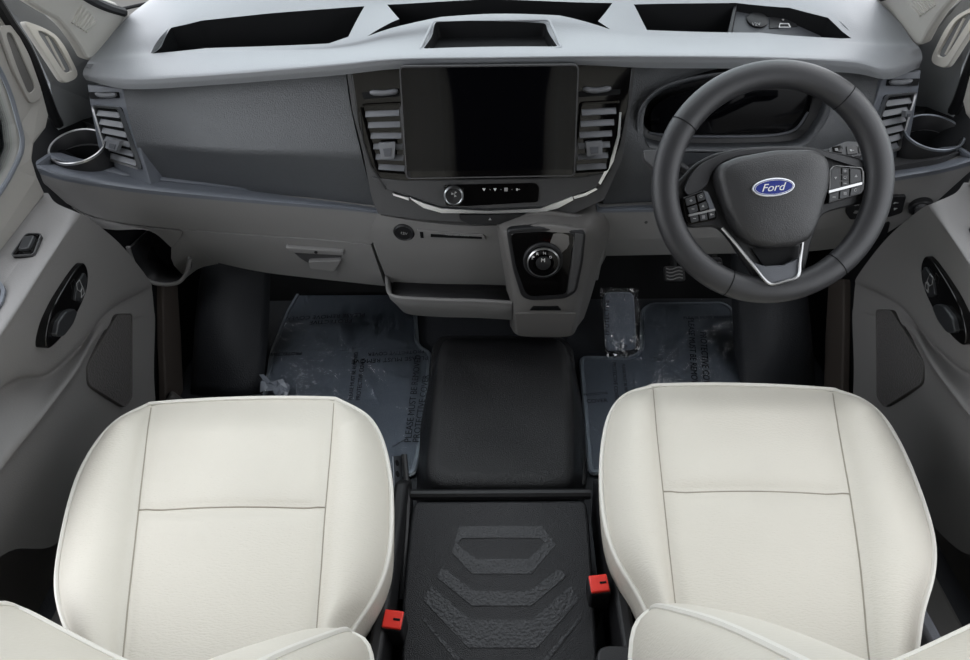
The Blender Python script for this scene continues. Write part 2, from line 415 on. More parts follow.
binR = ZZ([(645, 30, .862), (632, 3, .885), (735, 2, .882), (790, 6, .879), (830, 15, .873), (845, 26, .865), (853, 38, .85), (842, 38, .85), (760, 32, .853)])
tray = ZZ([(421, 51, .872), (434, 23, .884), (548, 21, .884), (560, 48.5, .872)])
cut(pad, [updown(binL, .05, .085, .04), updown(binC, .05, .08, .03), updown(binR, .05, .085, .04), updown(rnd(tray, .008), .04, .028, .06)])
trim = [U(a, b, z=c)+V((0, 0, .002)) for a, b, c in [(418, 52, .8725), (432, 22, .885), (550, 20, .885), (563, 49.5, .8725)]]
ringplate('tray_rim', rnd(trim, .012), .005, .004, M_pad, D, lift=.001, bevel=.0015)
# socket plate in the right-hand bin
sp = pl3(U(737, 26, y=1.37), U(737, 3, y=1.435), U(830, 20, y=1.39))
plate('socket_panel', sp.pts([(725, 42), (738, 0), (768, 0), (800, 4), (835, 14), (818, 42)]), .02, mat('bin_panel', (62, 64, 68), .5, .4, bump=.2), D, lift=0)
lathe('bin_socket', sp.at(757, 21), sp.n, [(.022, 0), (.022, .004), (.017, .006), (0, .005)], M_black, D)
plate('usb_socket', sp.pts([(770, 18), (792, 17), (797, 27), (769, 29)]), .01, M_black, D, lift=.002)
for q in ([(778, 29), (779, 25), (788, 25), (790, 29)],): ringplate('usb_icon', sp.pts(q), .0012, .002, M_white, D, lift=.0045, smooth=False)
text('socket_icon', '12V', sp.at(753, 25.5, .0065), sp.at(761, 25.5, .0065), sp.n, M_icon, D)
glyph('bin_icon', 'tri', sp, 783, 20, .004, M_icon, D, .003)
bin_wall = plate('bin_divider', [U(a, b, y=c) for a, b, c in [(731, 33, 1.33), (738, -1, 1.43), (738, 24, 1.43), (735, 44, 1.33)]], .006, M_black, D)

solid('bin_end', [[U(151, 52.5, z=.848), U(158, 40, z=.865), U(169, 28, z=.872)], [U(176, 48, z=.835), U(184, 38, z=.838), U(194, 24, z=.855)], [U(214, 46, z=.79), U(222, 40, z=.79), U(232, 26, z=.80)]], V((0, .004, -.006)), M_pad, D, nu=8, nv=8)
solid('bin_end', [[U(854, 38.5, z=.846), U(846, 27, z=.86), U(832, 15, z=.87)], [U(838, 34.5, z=.838), U(831, 26, z=.846), U(822, 14, z=.858)], [U(815, 33, z=.81), U(808, 25, z=.815), U(800, 13, z=.83)]], V((0, .004, -.006)), M_trim, D, nu=8, nv=8)
# ---- passenger fascia panel
pf0 = Y([(121, 76, 1.235), (200, 74, 1.222), (345, 66, 1.212)])
pf1 = Y([(125, 100, 1.21), (200, 103, 1.198), (349, 99, 1.185)])
pf2 = Y([(136, 143, 1.175), (220, 150, 1.155), (361, 153, 1.145)])
pf3 = Y([(149, 184, 1.185), (250, 194, 1.175), (375, 209, 1.15)])
pfa = [a.lerp(b, .06)+V((0, -.004, 0)) for a, b in zip(pf1, pf2)]
rows = []
def fine(rows, n=20): return [cr(r, n) for r in rows]
f0, f1, f2, f3 = fine([pf0, pf1, pf2, pf3])
rows = [f0, [a.lerp(b, .9) for a, b in zip(f0, f1)], f1, [a.lerp(b, .5)+V((0, -.003, 0)) for a, b in zip(f1, f2)], [a.lerp(b, .93) for a, b in zip(f1, f2)], f2, [a.lerp(b, .1) for a, b in zip(f2, f3)], f3]
solid('passenger_panel', rows, V((0, .05, 0)), M_fascia, D, nu=20, ang=50)
# ---- driver fascia with the hooded opening for the instruments
df0 = Y([(633, 58, 1.212), (760, 58, 1.222), (882, 68, 1.235)])
df1 = Y([(630, 98, 1.185), (760, 100, 1.198), (879, 96, 1.21)])
df2 = Y([(619, 150, 1.145), (760, 150, 1.155), (866, 140, 1.175)])
df3 = Y([(603, 204, 1.15), (740, 196, 1.175), (858, 180, 1.185)])
fas = solid('driver_panel', [df0, df1, df2, df3], V((0, .05, 0)), [M_fascia, M_dark], D, nu=24, nv=10, ang=50)
cl_px = [(643, 136), (643, 118), (650, 103), (668, 91), (700, 82), (745, 75), (800, 74), (826, 84), (826, 104), (816, 126), (800, 142), (770, 146), (700, 147), (655, 144)]
hood_o = cr(Y([(a, b, 1.175) for a, b in cl_px]), 56, True)
n_ = len(hood_o)
cutv = [p+V((0, -.08, 0)) for p in hood_o]+[p+V((0, .15, 0)) for p in hood_o]
cut(fas, [(cutv, [list(range(n_)), list(range(2*n_-1, n_-1, -1))]+[[i, (i+1) % n_, n_+(i+1) % n_, n_+i] for i in range(n_)])])
outer = cr(Y([(638, 138, 1.155), (638, 114, 1.16), (647, 98, 1.165), (666, 84, 1.17), (700, 75, 1.172), (745, 70, 1.172), (805, 69, 1.172), (832, 80, 1.172), (832, 106, 1.165), (821, 130, 1.16), (803, 147, 1.152), (770, 151, 1.15), (700, 152, 1.15), (650, 149, 1.15)]), 56, True)
inn = [p+V((0, .012, 0)) for p in hood_o]; hc = sum(hood_o, V((0, 0, 0)))/n_; deep = [p+(hc-p)*.06+V((0, .075, .012)) for p in hood_o]
vs, fs = grid([outer, inn], True)
mk('instrument_hood', vs, fs, M_fascia, D, thick=.003)
vs, fs = grid([inn, deep], True); fs.append([n_+i for i in range(n_)]); mk('instrument_well', vs, fs, M_black, D, thick=.003)
ic = thing('instrument_cluster', 'dark unlit instrument display set deep in the hood behind the steering wheel', 'instrument panel', (.46, 1.26, .68))
ip = pl3(U(660, 134, y=1.205), U(800, 134, y=1.205), U(730, 85, y=1.222))
plate('display_glass', ip.pts([(650, 134), (651, 108), (668, 97), (700, 88), (745, 82), (800, 82), (812, 92), (808, 118), (796, 132)]), .008, M_screen, ic, r=.02)
tube('display_bezel', cr(ip.pts([(649, 133), (665, 135), (700, 136.5), (760, 136), (785, 133), (798, 127), (808, 112)], .003), 24), .0028, M_trim, ic)

# ---- ledge along the lower edge of the fascia, left and right, with the cup holder wells
led0 = Y([(37, 159, 1.145), (70, 169, 1.128), (110, 175, 1.15), (149, 180, 1.17), (250, 191, 1.172), (340, 201, 1.165), (378, 207, 1.15)])
led1 = Y([(36, 165, 1.093), (65, 175, 1.098), (105, 182.5, 1.115), (149, 188, 1.125), (250, 198, 1.127), (340, 206, 1.125), (380, 211, 1.118)])
led2 = Y([(40, 174, 1.095), (65, 181, 1.098), (105, 188, 1.113), (149, 194, 1.122), (250, 203, 1.123), (340, 210, 1.122), (381, 214, 1.117)])
ledL = solid('lower_ledge', [led0, led1, led2], V((0, .05, -.004)), M_ledge, D, nu=50, nv=7, ang=50)
def ledgeR(rows):
    return [Y(r) for r in rows]
ledR = solid('lower_ledge', ledgeR([[(600, 206, 1.15), (700, 200, 1.165), (800, 186, 1.172), (858, 176, 1.17), (900, 169, 1.155), (935, 163, 1.14), (972, 152, 1.15)],
                             [(598, 210, 1.118), (700, 206, 1.125), (800, 193, 1.127), (858, 182, 1.125), (902, 174.5, 1.115), (942, 167.5, 1.10), (974, 158, 1.095)],
                             [(597, 213, 1.117), (700, 210, 1.122), (800, 198, 1.123), (858, 188, 1.122), (902, 180, 1.113), (942, 173, 1.10), (972, 165, 1.097)]]), V((0, .05, -.004)), M_ledge, D, nu=50, nv=7, ang=50)
# shelf ends carrying the cup holders
shelf = Y([(149, 184, 1.165), (142, 176, 1.185), (112, 166, 1.195), (100, 140, 1.25), (97, 126, 1.30), (72, 117, 1.30), (46, 130, 1.30), (34, 146, 1.21), (37, 159, 1.145), (70, 169, 1.128), (110, 175, 1.15)])
shelf = [V((p.x, p.y, p.z)) for p in shelf]
for side in (-1, 1):
    sh = shelf if side < 0 else mx(shelf)
    o = prism('corner_shelf', rnd(sh, .01), V((0, 0, -.05)), [M_stack, M_dark], D, bevel=0)
    c0 = U(77, 146, z=.692)
    if side > 0: c0 = U(934, 132, z=.692)
    ax = V((side*-.05, -.22, 1)).normalized()
    bx_, by_, bz_ = basis(ax)
    circ = [c0+(bx_*math.cos(2*PI*i/28)+by_*math.sin(2*PI*i/28))*.0525 for i in range(28)]
    cut(o, [updown(circ, .10, .14)])
    lathe('cup_holder', c0, ax, [(.0575, -.06), (.0575, -.003), (.056, .0), (.053, .0), (.051, -.003), (.048, -.075), (0, -.078)], M_black, D, seg=48, cap=False)
    lathe('cup_holder_rim', c0, ax, [(.0582, -.003), (.0574, .0013), (.0555, .002), (.0535, .001), (.0525, -.003)], M_satin if side < 0 else M_metal, D, seg=48, closed=True)

# ---- lower body : left
lw = [led2,
      Y([(46, 186, 1.10), (72, 197, 1.105), (110, 206, 1.118), (149, 212, 1.13), (250, 219, 1.13), (340, 226, 1.128), (376, 229, 1.122)]),
      Y([(66, 203, 1.105), (90, 215, 1.11), (125, 223, 1.128), (180, 229, 1.142), (250, 234, 1.137), (330, 240, 1.135), (372, 244, 1.13)])]
solid('lower_panel', lw, V((0, .04, 0)), M_lower, D, nu=50, nv=12, ang=50)
gb = [Y([(182, 230, 1.142), (250, 235.5, 1.134), (310, 239.5, 1.132), (371, 245, 1.128)]), Y([(196, 247, 1.152), (260, 254, 1.145), (320, 260, 1.14), (378, 266, 1.138)]),
      Y([(214, 262, 1.18), (262, 272, 1.165), (320, 279, 1.158), (385, 286, 1.15)])]
glove = solid('glovebox_door', gb, V((0, .03, .004)), M_lower, D, nu=24, nv=10, ang=50)
gp = pl3(U(290, 245, y=1.133), U(342, 248, y=1.133), U(320, 270, y=1.146))
hd = plate('handle_recess', gp.pts([(286, 245), (343, 249), (342, 258), (335, 267), (312, 265), (300, 258)]), .006, M_stack, glove, r=.006, lift=.0015, bevel=.0015)
plate('handle', gp.pts([(309, 258), (342, 257), (335, 268), (311, 266)]), .012, M_lower, glove, r=.006, lift=.012, bevel=.003)
plate('handle_lip', gp.pts([(286, 245), (344, 249), (343, 253), (290, 250)]), .012, M_lower, glove, lift=.009, bevel=.002)
lathe('handle_lock', gp.at(316, 252, .009), gp.n, [(.004, 0), (.004, .002), (0, .002)], M_black, glove, seg=12)
# pocket under the left end
pk = Y([(68, 205, 1.107), (92, 217, 1.112), (127, 225, 1.13), (182, 231, 1.145)])
pk2 = Y([(100, 228, 1.115), (116, 230, 1.122), (150, 231, 1.14), (172, 248, 1.158)])
solid('pocket_surround', [pk, Y([(84, 216, 1.11), (104, 224, 1.116), (140, 228, 1.137), (180, 238, 1.15)]), pk2], V((0, .03, 0)), M_lower, D, nu=16, nv=4, ang=60)
solid('pocket_cheek', [Y([(172, 240, 1.16), (180, 229, 1.148), (183, 230, 1.146)]), Y([(172, 262, 1.17), (190, 250, 1.155), (200, 250, 1.155)]), Y([(186, 278, 1.20), (200, 268, 1.19), (218, 264, 1.184)])], V((0, .03, 0)), M_lower, D, nu=6, nv=6, ang=60)
rimp = cr(Y([(128, 247, 1.13), (131, 257, 1.132), (137, 270, 1.135), (149, 281, 1.14), (165, 284.5, 1.145), (179, 282, 1.15), (187, 272, 1.155), (190, 258, 1.158)]), 30)
tube('pocket_rim', rimp, .005, M_lower, D)
back = [p+V((0, .09, -.015)) for p in rimp]
vs, fs = grid([rimp, back]); mk('pocket_bin', vs, fs, M_black, D, thick=.003)
prism('pocket_back', [p+V((0, .088, -.01)) for p in rimp], V((0, .01, 0)), M_dark, D)

# ---- lower body : right, knee panel with the switches
rw = [ledgeR([[(597, 213, 1.117), (700, 210, 1.122), (800, 198, 1.123), (858, 188, 1.122), (902, 180, 1.113), (942, 173, 1.10), (972, 165, 1.097)]])[0],
      Y([(598, 226, 1.122), (700, 226, 1.128), (800, 216, 1.13), (858, 206, 1.13), (900, 198, 1.118), (938, 188, 1.105), (968, 175, 1.10)]),
      Y([(600, 240, 1.13), (700, 238, 1.135), (800, 232, 1.137), (858, 222, 1.138), (895, 216, 1.128), (925, 208, 1.11), (950, 197, 1.105)])]
solid('knee_panel', rw, V((0, .04, 0)), M_lower, D, nu=50, nv=12, ang=50)
solid('knee_panel_skirt', [rw[2], Y([(598, 256, 1.16), (700, 254, 1.16), (800, 252, 1.16), (850, 246, 1.16), (875, 240, 1.15), (895, 228, 1.135), (915, 216, 1.125)])], V((0, .03, 0)), M_lower, D, nu=40, nv=4, ang=50)
kp = pl3(U(850, 206, y=1.128), U(905, 198, y=1.114), U(860, 222, y=1.136))
sb = plate('switch_bank', kp.pts([(847, 200), (866, 199), (866, 217), (850, 219), (845, 212)]), .012, M_black, D, r=.006, lift=.003, bevel=.001)
sb2 = plate('switch_bank', kp.pts([(889, 196), (906, 195), (902, 212), (887, 217), (885, 210)]), .012, M_black, D, r=.006, lift=.003, bevel=.001)
for a, b, k in ((857, 205, 'mix'), (856, 212, 'bars')): glyph('switch_icon', k, kp, a, b, .005, M_icon, sb, .0034)
for a, b, k in ((896, 203, 'mix'), (895, 209, 'tri')): glyph('switch_icon', k, kp, a, b, .005, M_icon, sb2, .0034)
kd = pl3(U(910, 210, y=1.115), U(940, 203, y=1.10), U(915, 222, y=1.118))
dial = lathe('light_switch', kd.at(921, 208, .004), kd.n, [(.022, -.01), (.022, .002), (.019, .005), (.013, .005), (.012, .013), (.009, .015), (0, .015)], M_black, D, seg=32)
lathe('light_switch_knob', kd.at(921, 208, .012), kd.n, [(.0115, 0), (.0105, .007), (0, .008)], M_stack, dial, seg=24)
plate('lower_switch', kp.pts([(878, 226), (890, 222), (886, 238), (876, 240)]), .01, M_black, D, r=.003, lift=.001)
lathe('key_marker', U(646, 222, y=1.124), V((0, -1, .1)), [(.004, 0), (.0035, .002), (0, .002)], M_stack, D, seg=10)

# ---- centre lower body, tray and console tower
cw = [Y([(377, 215, 1.116), (440, 224, 1.105), (490, 226, 1.10), (545, 223, 1.10), (600, 213, 1.116)]),
      Y([(371, 232, 1.118), (440, 240, 1.112), (490, 240, 1.11), (545, 240, 1.11), (604, 230, 1.12)]),
      Y([(376, 252, 1.128), (440, 258, 1.122), (490, 258, 1.12), (545, 258, 1.12), (604, 250, 1.13)]),
      Y([(388, 282, 1.15), (440, 288, 1.15), (490, 288, 1.15), (545, 286, 1.15), (598, 280, 1.15)])]
solid('centre_panel', cw, V((0, .04, 0)), M_lower, D, nu=30, nv=14, ang=50)
cp = pl3(U(380, 232, y=1.118), U(490, 240, y=1.11), U(440, 256, y=1.122))
lathe('power_socket', cp.at(404, 232), cp.n, [(.024, -.01), (.024, .003), (.021, .006), (.019, .004), (0, .0045)], M_black, D, seg=32)
text('socket_icon', '12V', cp.at(401, 234, .005), cp.at(407.5, 235, .005), cp.n, M_icon, D)
plate('slot_plate', cp.pts([(417, 228), (484, 233), (486, 238), (419, 236)]), .006, M_lower, D, r=.004, lift=.006, bevel=.001)
plate('card_slot', cp.pts([(431, 232), (482, 235), (482, 237), (431, 235)]), .006, M_dark, D, lift=.0068)
plate('usb_port', cp.pts([(420, 230), (423.5, 230), (424, 236), (421, 236)]), .006, M_dark, D, lift=.0068)
text('slot_text', 'PASSENGER AIRBAG', cp.at(445, 235.0, .0072), cp.at(469, 236.3, .0072), cp.n, M_icon, D)
# open tray under it
trf = Y([(389, 278, 1.075), (393, 296, 1.07), (402, 300, 1.065), (440, 303, 1.06), (506, 306, 1.055)])
tw = [Y([(387, 276, 1.155), (388, 290, 1.15), (440, 293, 1.15), (510, 296, 1.15)])]
lipT = Y([(388, 294, 1.075), (400, 298, 1.062), (440, 300, 1.058), (480, 301, 1.056), (512, 303, 1.055)])
lipB = Y([(398, 306, 1.085), (408, 314, 1.082), (440, 317, 1.08), (480, 318, 1.078), (512, 320, 1.078)])
solid('tray_front', [lipT, [a.lerp(b, .35)+V((0, -.006, 0)) for a, b in zip(lipT, lipB)], lipB], V((0, .008, 0)), M_lower, D, nu=24, nv=6, ang=60)
tube('tray_lip', cr(Y([(386.5, 276, 1.15), (387, 284, 1.11), (389, 293, 1.078), (396, 297, 1.066), (410, 298.5, 1.062), (440, 300, 1.058), (480, 301, 1.056), (512, 303, 1.055)]), 40), .004, M_lower, D)
fl = [p+V((0, .005, -.018)) for p in lipT]; fb = [V((p.x, 1.16, p.z-.012)) for p in fl]
vs, fs = grid([fl, fb]); mk('tray_floor', vs, fs, M_black, D, thick=.004)
vs, fs = grid([Y([(386.5, 276, 1.15), (387, 284, 1.11), (389, 294, 1.076)]), [V((p.x+.004, p.y, p.z-.022)) for p in Y([(386.5, 276, 1.15), (387, 284, 1.11), (389, 294, 1.076)])]])
mk('tray_side', vs, fs, M_lower, D, thick=.004)
vs, fs = grid([lipB, [V((p.x, 1.17, p.z+.0)) for p in lipB]]); mk('tray_base', vs, fs, M_stack, D, thick=.004)
# console tower (between tray and driver's knees)
tow = [Y([(497, 224, 1.098), (506, 226, 1.075), (540, 222, 1.06), (580, 224, 1.066), (598, 216, 1.10), (610, 212, 1.14)]),
       Y([(499, 242, 1.105), (508, 240, 1.045), (545, 232, 1.035), (583, 236, 1.04), (602, 232, 1.10), (620, 228, 1.16)]),
       Y([(505, 278, 1.12), (514, 282, 1.035), (545, 290, 1.02), (576, 284, 1.032), (590, 274, 1.10), (600, 268, 1.17)]),
       Y([(509, 312, 1.13), (517, 316, 1.04), (543, 318, 1.028), (572, 315, 1.038), (582, 306, 1.10), (590, 300, 1.17)]),
       Y([(510, 326, 1.14), (518, 335, 1.055), (543, 337, 1.045), (570, 336, 1.05), (578, 326, 1.10), (584, 318, 1.17)])]
tower = solid('console_tower', tow, V((0, .05, 0)), M_tower, D, nu=40, nv=24, ang=70)
gpn = pl3(U(510, 240, y=1.037), U(585, 240, y=1.037), U(545, 300, y=1.014))
plate('bin_lid', pl3(U(515, 316, y=1.03), U(575, 316, y=1.03), U(545, 335, y=1.04)).pts([(515, 312), (576, 312), (571, 334), (518, 334)]), .004, M_tower, D, r=.006, lift=.004, bevel=.001)
plate('finger_slot', pl3(U(515, 306, y=1.022), U(575, 306, y=1.022), U(545, 320, y=1.028)).pts([(533, 306), (558, 306), (561, 309.5), (530, 309.5)]), .004, M_dark, D, lift=.003)

# ---- gear selector
G = thing('gear_selector', 'round glossy gear selector dial on black panel right of the centre tray', 'gear selector', gpn.at(545, 262))
fr = gpn.pts([(506, 229), (540, 226), (586, 231), (583, 262), (577, 291), (566, 298), (530, 300), (521, 296), (513, 270)])
plate('surround', rnd(fr, .012), .02, M_black, G, lift=.005, bevel=.004, seg=3)
plate('face_panel', gpn.pts([(510, 232), (540, 230), (574, 232), (570, 262), (566, 293), (530, 295), (525, 291), (516, 266)]), .004, M_piano, G, r=.012, lift=.0065, bevel=.001)
plate('side_panel', gpn.pts([(575, 232), (583, 233), (580, 262), (574, 289), (567, 293), (571, 262)]), .004, M_stack, G, lift=.0065, bevel=.001)
gc = gpn.at(543, 260, .0065)
lathe('dial_ring', gc, gpn.n, [(.0425, 0), (.0425, .004), (.040, .006), (.035, .006), (.033, .002)], M_black, G, seg=48, closed=True)
lathe('dial', gc, gpn.n, [(.035, 0), (.034, .010), (.031, .014), (.022, .0145), (.0205, .012), (0, .012)], M_piano, G, seg=48)
lathe('dial_trim', gc, gpn.n, [(.0345, .0095), (.0345, .0125), (.032, .0145), (.0315, .0135)], M_satin, G, seg=48, closed=True)
lathe('dial_button', gc, gpn.n, [(.016, .010), (.0155, .016), (.012, .0175), (0, .0175)], M_black, G, seg=32)
text('button_letter', 'M', gpn.at(541.1, 262, .0245), gpn.at(544.9, 262, .0245), gpn.n, M_white, G)
for ch, a, b in (('P', 533, 258), ('R', 537.5, 254), ('N', 544.5, 253), ('D', 550.5, 257)):
    text('dial_letter', ch, gpn.at(a-1.2, b+1.3, .0215), gpn.at(a+1.2, b+1.3, .0215), gpn.n, M_white, G)

# ---- centre bezel, chrome, climate panel
bz = pl3(U(488, 68, y=1.17), U(400, 212, y=1.10), U(600, 212, y=1.10))
plate('centre_backing', bz.pts([(346, 68), (400, 60), (488, 58), (580, 58), (636, 62), (630, 110), (622, 160), (604, 200), (560, 220), (490, 224), (420, 220), (378, 214), (372, 200), (362, 150), (352, 110)]), .05, M_stack, D, lift=-.002)
plate('centre_bezel', bz.pts([(351, 70), (400, 62), (488, 60), (580, 60), (633, 64), (628, 105), (620, 145), (609, 172), (600, 186), (582, 194), (488, 196), (395, 193), (380, 180), (369, 160), (359, 125)]), .008, M_piano, D, lift=.003, bevel=.002)
plate('climate_panel', bz.pts([(372, 177), (404, 180), (577, 177), (606, 172), (596, 187), (572, 196), (548, 206), (488, 208), (440, 206), (412, 196), (386, 189)]), .01, M_stack, D, lift=.0055, bevel=.002)
cb = plate('control_bar', bz.pts([(444, 184), (536, 182), (539, 186), (538, 201), (470, 205), (446, 205)]), .006, M_piano, D, r=.006, lift=.008, bevel=.001)
kn = lathe('volume_knob', bz.at(454, 194, .008), bz.n, [(.020, 0), (.020, .012), (.0175, .015), (.015, .0145), (0, .0135)], M_black, D, seg=40)
lathe('volume_knob_ring', bz.at(454, 194, .008), bz.n, [(.0205, .010), (.0205, .0135), (.018, .016), (.0165, .0145)], M_chrome, kn, seg=40, closed=True)
glyph('knob_icon', 'fan', bz, 454.3, 194, .0075, M_icon, kn, .0218)
for k, a in (('tri', 484), ('tri', 495), ('bars', 506), ('mix', 518)): glyph('touch_icon', k, bz, a, 189.5, .0045, M_white, cb, .0082)
for a in (490, 501, 512): glyph('touch_icon', 'dot', bz, a, 189.5, .0022, M_icon, cb, .0082)
plate('hazard_panel', bz.pts([(458, 214), (530, 213), (526, 221), (515, 224), (470, 224), (461, 220)]), .012, M_black, D, r=.006, lift=.004, bevel=.002)
glyph('hazard_icon', 'up', bz, 490, 219, .004, M_icon, D, .0045)
def ribbon(name, top, bot, t, mt, parent, lift, **k):
    return plate(name, bz.pts(top+bot[::-1]), t, mt, parent, lift=lift, **k)
ribbon('chrome_strip', [(410, 196), (425, 202), (442, 207), (490, 209.5), (540, 207), (556, 201), (572, 195)], [(412, 199), (424, 207), (442, 212), (490, 212.5), (543, 211), (558, 207), (573, 199)], .01, M_chrome, D, .009, bevel=.001)
ribbon('chrome_strip', [(393, 192.5), (409, 197)], [(394, 194.5), (409, 199.5)], .008, M_chrome, D, .007)
ribbon('chrome_strip', [(573, 195.5), (585, 192), (595, 187)], [(574, 198), (586, 194.5), (597, 188.5)], .008, M_chrome, D, .007)
ribbon('chrome_strip', [(619, 112), (617, 135), (610, 160), (598, 182)], [(621, 112), (619.5, 136), (613, 161), (600, 184)], .008, M_chrome, D, .006)
ribbon('chrome_strip', [(361, 112), (364, 140), (372, 165), (388, 188)], [(360, 112), (363, 140), (371, 166), (386, 189)], .008, M_black, D, .006)

# ---- touchscreen
SP = pl3(U(400, 66, y=1.12), U(578, 66, y=1.12), U(488, 178, y=1.075))
S = thing('touchscreen', 'large black switched-off touchscreen standing proud in the middle of the dashboard', 'screen', SP.at(488, 178, -.02))
so = [(399, 66), (579, 64), (575, 176), (406, 179)]
plate('screen_body', SP.pts(so), .022, M_black, S, r=.010, lift=0, bevel=.003)
plate('display', SP.pts([(400, 68), (578, 66), (574, 169), (405, 171)]), .003, M_screen, S, r=.008, lift=.001)
ringplate('screen_frame', rnd(SP.pts(so), .010), .0025, .006, M_stack, S, lift=.0015)
plate('screen_foot', SP.pts([(410, 171), (573, 169), (572, 176), (411, 178)]), .004, M_piano, S, lift=.0012)

# ================================================================== AIR VENTS
def vent(label, pl, quad, knob, n, wheelq, rim, loc_px, edge_w=.004, slant=0, mirror=False):
    """quad = TL, TR, BR, BL pixels of the opening; a louvred outlet with frame, louvres and tab."""
    P = pl.pts
    M_ = (lambda l: mx(l)) if mirror else (lambda l: l)
    N = mx(pl.n) if mirror else pl.n
    t = thing('air_vent', label, 'air vent', M_([pl.at(*loc_px)])[0], 'dashboard air vents')
    q = P(quad); qo = inset(q, -edge_w)
    def PL(name, pts, th, mt, lift, **k):
        pts = M_(pts); r = k.pop('r', 0)
        if r: pts = rnd(pts, r)
        return prism(name, [p+N*lift for p in pts], -N*th, mt, t, **k)
    PL('housing', qo, .03, M_dark, .002, r=.006)
    o = M_(rnd(qo, .008)); i = M_(rnd(q, .006))
    A = [p+N*.010 for p in o]; B = [p+N*.009 for p in i]; B2 = [p-N*.004 for p in i]; A2 = [p-N*.004 for p in o]
    vs, fs = grid([A, B, B2, A2, A], True); mk('frame', vs, fs, rim, t)
    parts = []; c = sum(q, V((0, 0, 0)))/4
    for k in range(n):
        f = (k+.62)/n
        a = q[0].lerp(q[3], f); b = q[1].lerp(q[2], f)
        a, b = a.lerp(b, .03), b.lerp(a, .03)
        a, b = M_([a, b]); d = (b-a); h = (q[3]-q[0]).length/n
        dn = N.cross(d).normalized(); dn = dn if dn.z < 0 else -dn
        y = (N*.5+dn*.75).normalized()*h*.78; z = y.cross(d).normalized()*.0024
        parts.append(boxv((a+b)/2+N*.004, d, y, z))
    vs, fs = joinv(parts); mk('louvres', vs, fs, M_vane, t, smooth=False)
    kb = PL('tab', P(knob), .010, M_vane, .020, r=.002, bevel=.001)
    kq = P(knob); kc = sum(kq, V((0, 0, 0)))/4
    PL('tab_grip', [kc.lerp(p, .5)+pl.Y*-.003 for p in kq], .004, M_trim, .0215, bevel=.0005)
    if wheelq:
        PL('thumbwheel_slot', P(wheelq[0]), .006, M_dark, .0042, r=.003)
        pts = M_([pl.at(a, b, .0065) for a, b in wheelq[1]])
        tube('thumbwheel', cr(pts, 10), [.0028]+[.0052]*8+[.0028], M_vane, t, seg=10)
    return t
vent('air vent left of the touchscreen, horizontal louvres in glossy black bezel', bz, [(363, 106), (400, 104), (406, 171), (379, 169)], [(380, 141), (397, 140), (396, 156), (383, 157)], 6,
     ([(362, 92), (400, 88), (400, 96), (364, 99)], [(370, 92.5), (384, 93), (398, 91)]), M_piano, (385, 140))
vent('air vent right of the touchscreen, horizontal louvres in glossy black bezel', bz, [(581, 104), (618, 102), (606, 168), (575, 170)], [(584, 140), (601, 139), (601, 152), (586, 154)], 6,
     ([(578, 91), (620, 89), (620, 94), (578, 97)], [(583, 89), (596, 90.5), (611, 88)]), M_piano, (595, 140))
svL = pl3(U(95, 102, y=1.235), U(124, 104, y=1.21), U(128, 165, y=1.175))
lp = svL.pts([(87, 84), (122, 88), (127, 105), (152, 188), (140, 182), (108, 170), (98, 146), (90, 104)])
prism('side_vent_surround', [p for p in lp], -svL.n*.04, M_ledge, D, bevel=.002)
prism('side_vent_surround', mx(lp), -mx(svL.n)*.04, M_ledge, D, bevel=.002)
for mir, lb in ((False, 'silver framed air vent at the left end of the dashboard beside the cup holder'), (True, 'silver framed air vent at the right end of the dashboard behind the steering wheel')):
    vent(lb, svL, [(97, 107), (121, 109), (141, 167), (112, 158)], [(115, 138), (128, 140), (124, 150), (113, 147)] if not mir else [(104, 122), (110, 122), (110, 128), (105, 128)], 6,
         ([(90, 92), (119, 92), (120, 98), (92, 99)], [(96, 94), (106, 95.5), (116, 94.5)]), M_satin, (118, 137), mirror=mir)

# ================================================================== STEERING WHEEL
el = math.radians(38)
WC = V((.441, .856, .773)); WN = V((0, -math.cos(el), math.sin(el)))
W = Pl(WC, WN)
SW = thing('steering_wheel', 'dark leather three-spoke steering wheel on the right with a blue oval badge', 'steering wheel', WC-WN*.05)
R0 = .1685; ring = [WC+W.X*math.cos(2*PI*i/96)*R0+W.Y*math.sin(2*PI*i/96)*R0 for i in range(96)]
def rimgrid():
    rows = []
    for i in range(96):
        a = 2*PI*i/96; rd = W.X*math.cos(a)+W.Y*math.sin(a); r_ = []
        for j in range(16):
            b = 2*PI*j/16; r_.append(WC+rd*(R0+math.cos(b)*.0215)+WN*math.sin(b)*.0165)
        rows.append(r_)
    rows.append(rows[0]); return grid(rows, True)
vs, fs = rimgrid(); mk('rim', vs, fs, M_wheel, SW)
def radial_seam(px, py):
    p = W.at(px, py); a = math.atan2((p-WC).dot(W.Y), (p-WC).dot(W.X)); rd = W.X*math.cos(a)+W.Y*math.sin(a)
    tube('rim_seam', [WC+rd*(R0+math.cos(2*PI*j/24)*.0217)+WN*math.sin(2*PI*j/24)*.0167 for j in range(24)], .0008, M_dark, SW, seg=5, closed=True)
for a, b in ((683, 124), (848, 93), (730, 279), (829, 255)): radial_seam(a, b)
# spoke carrier behind the hub
sp_px = [(664, 202), (668, 190), (682, 178), (694, 164), (712, 154), (740, 148), (772, 146), (806, 146), (830, 151), (856, 156), (872, 164), (878, 180), (876, 195), (866, 203), (838, 209), (822, 214), (812, 240), (806, 268), (800, 290), (774, 294), (764, 290), (745, 262), (731, 240), (718, 226), (690, 228), (672, 218)]
plate('spokes', rnd(W.pts(sp_px, -.012), .012), .016, M_black, SW, bevel=.003)
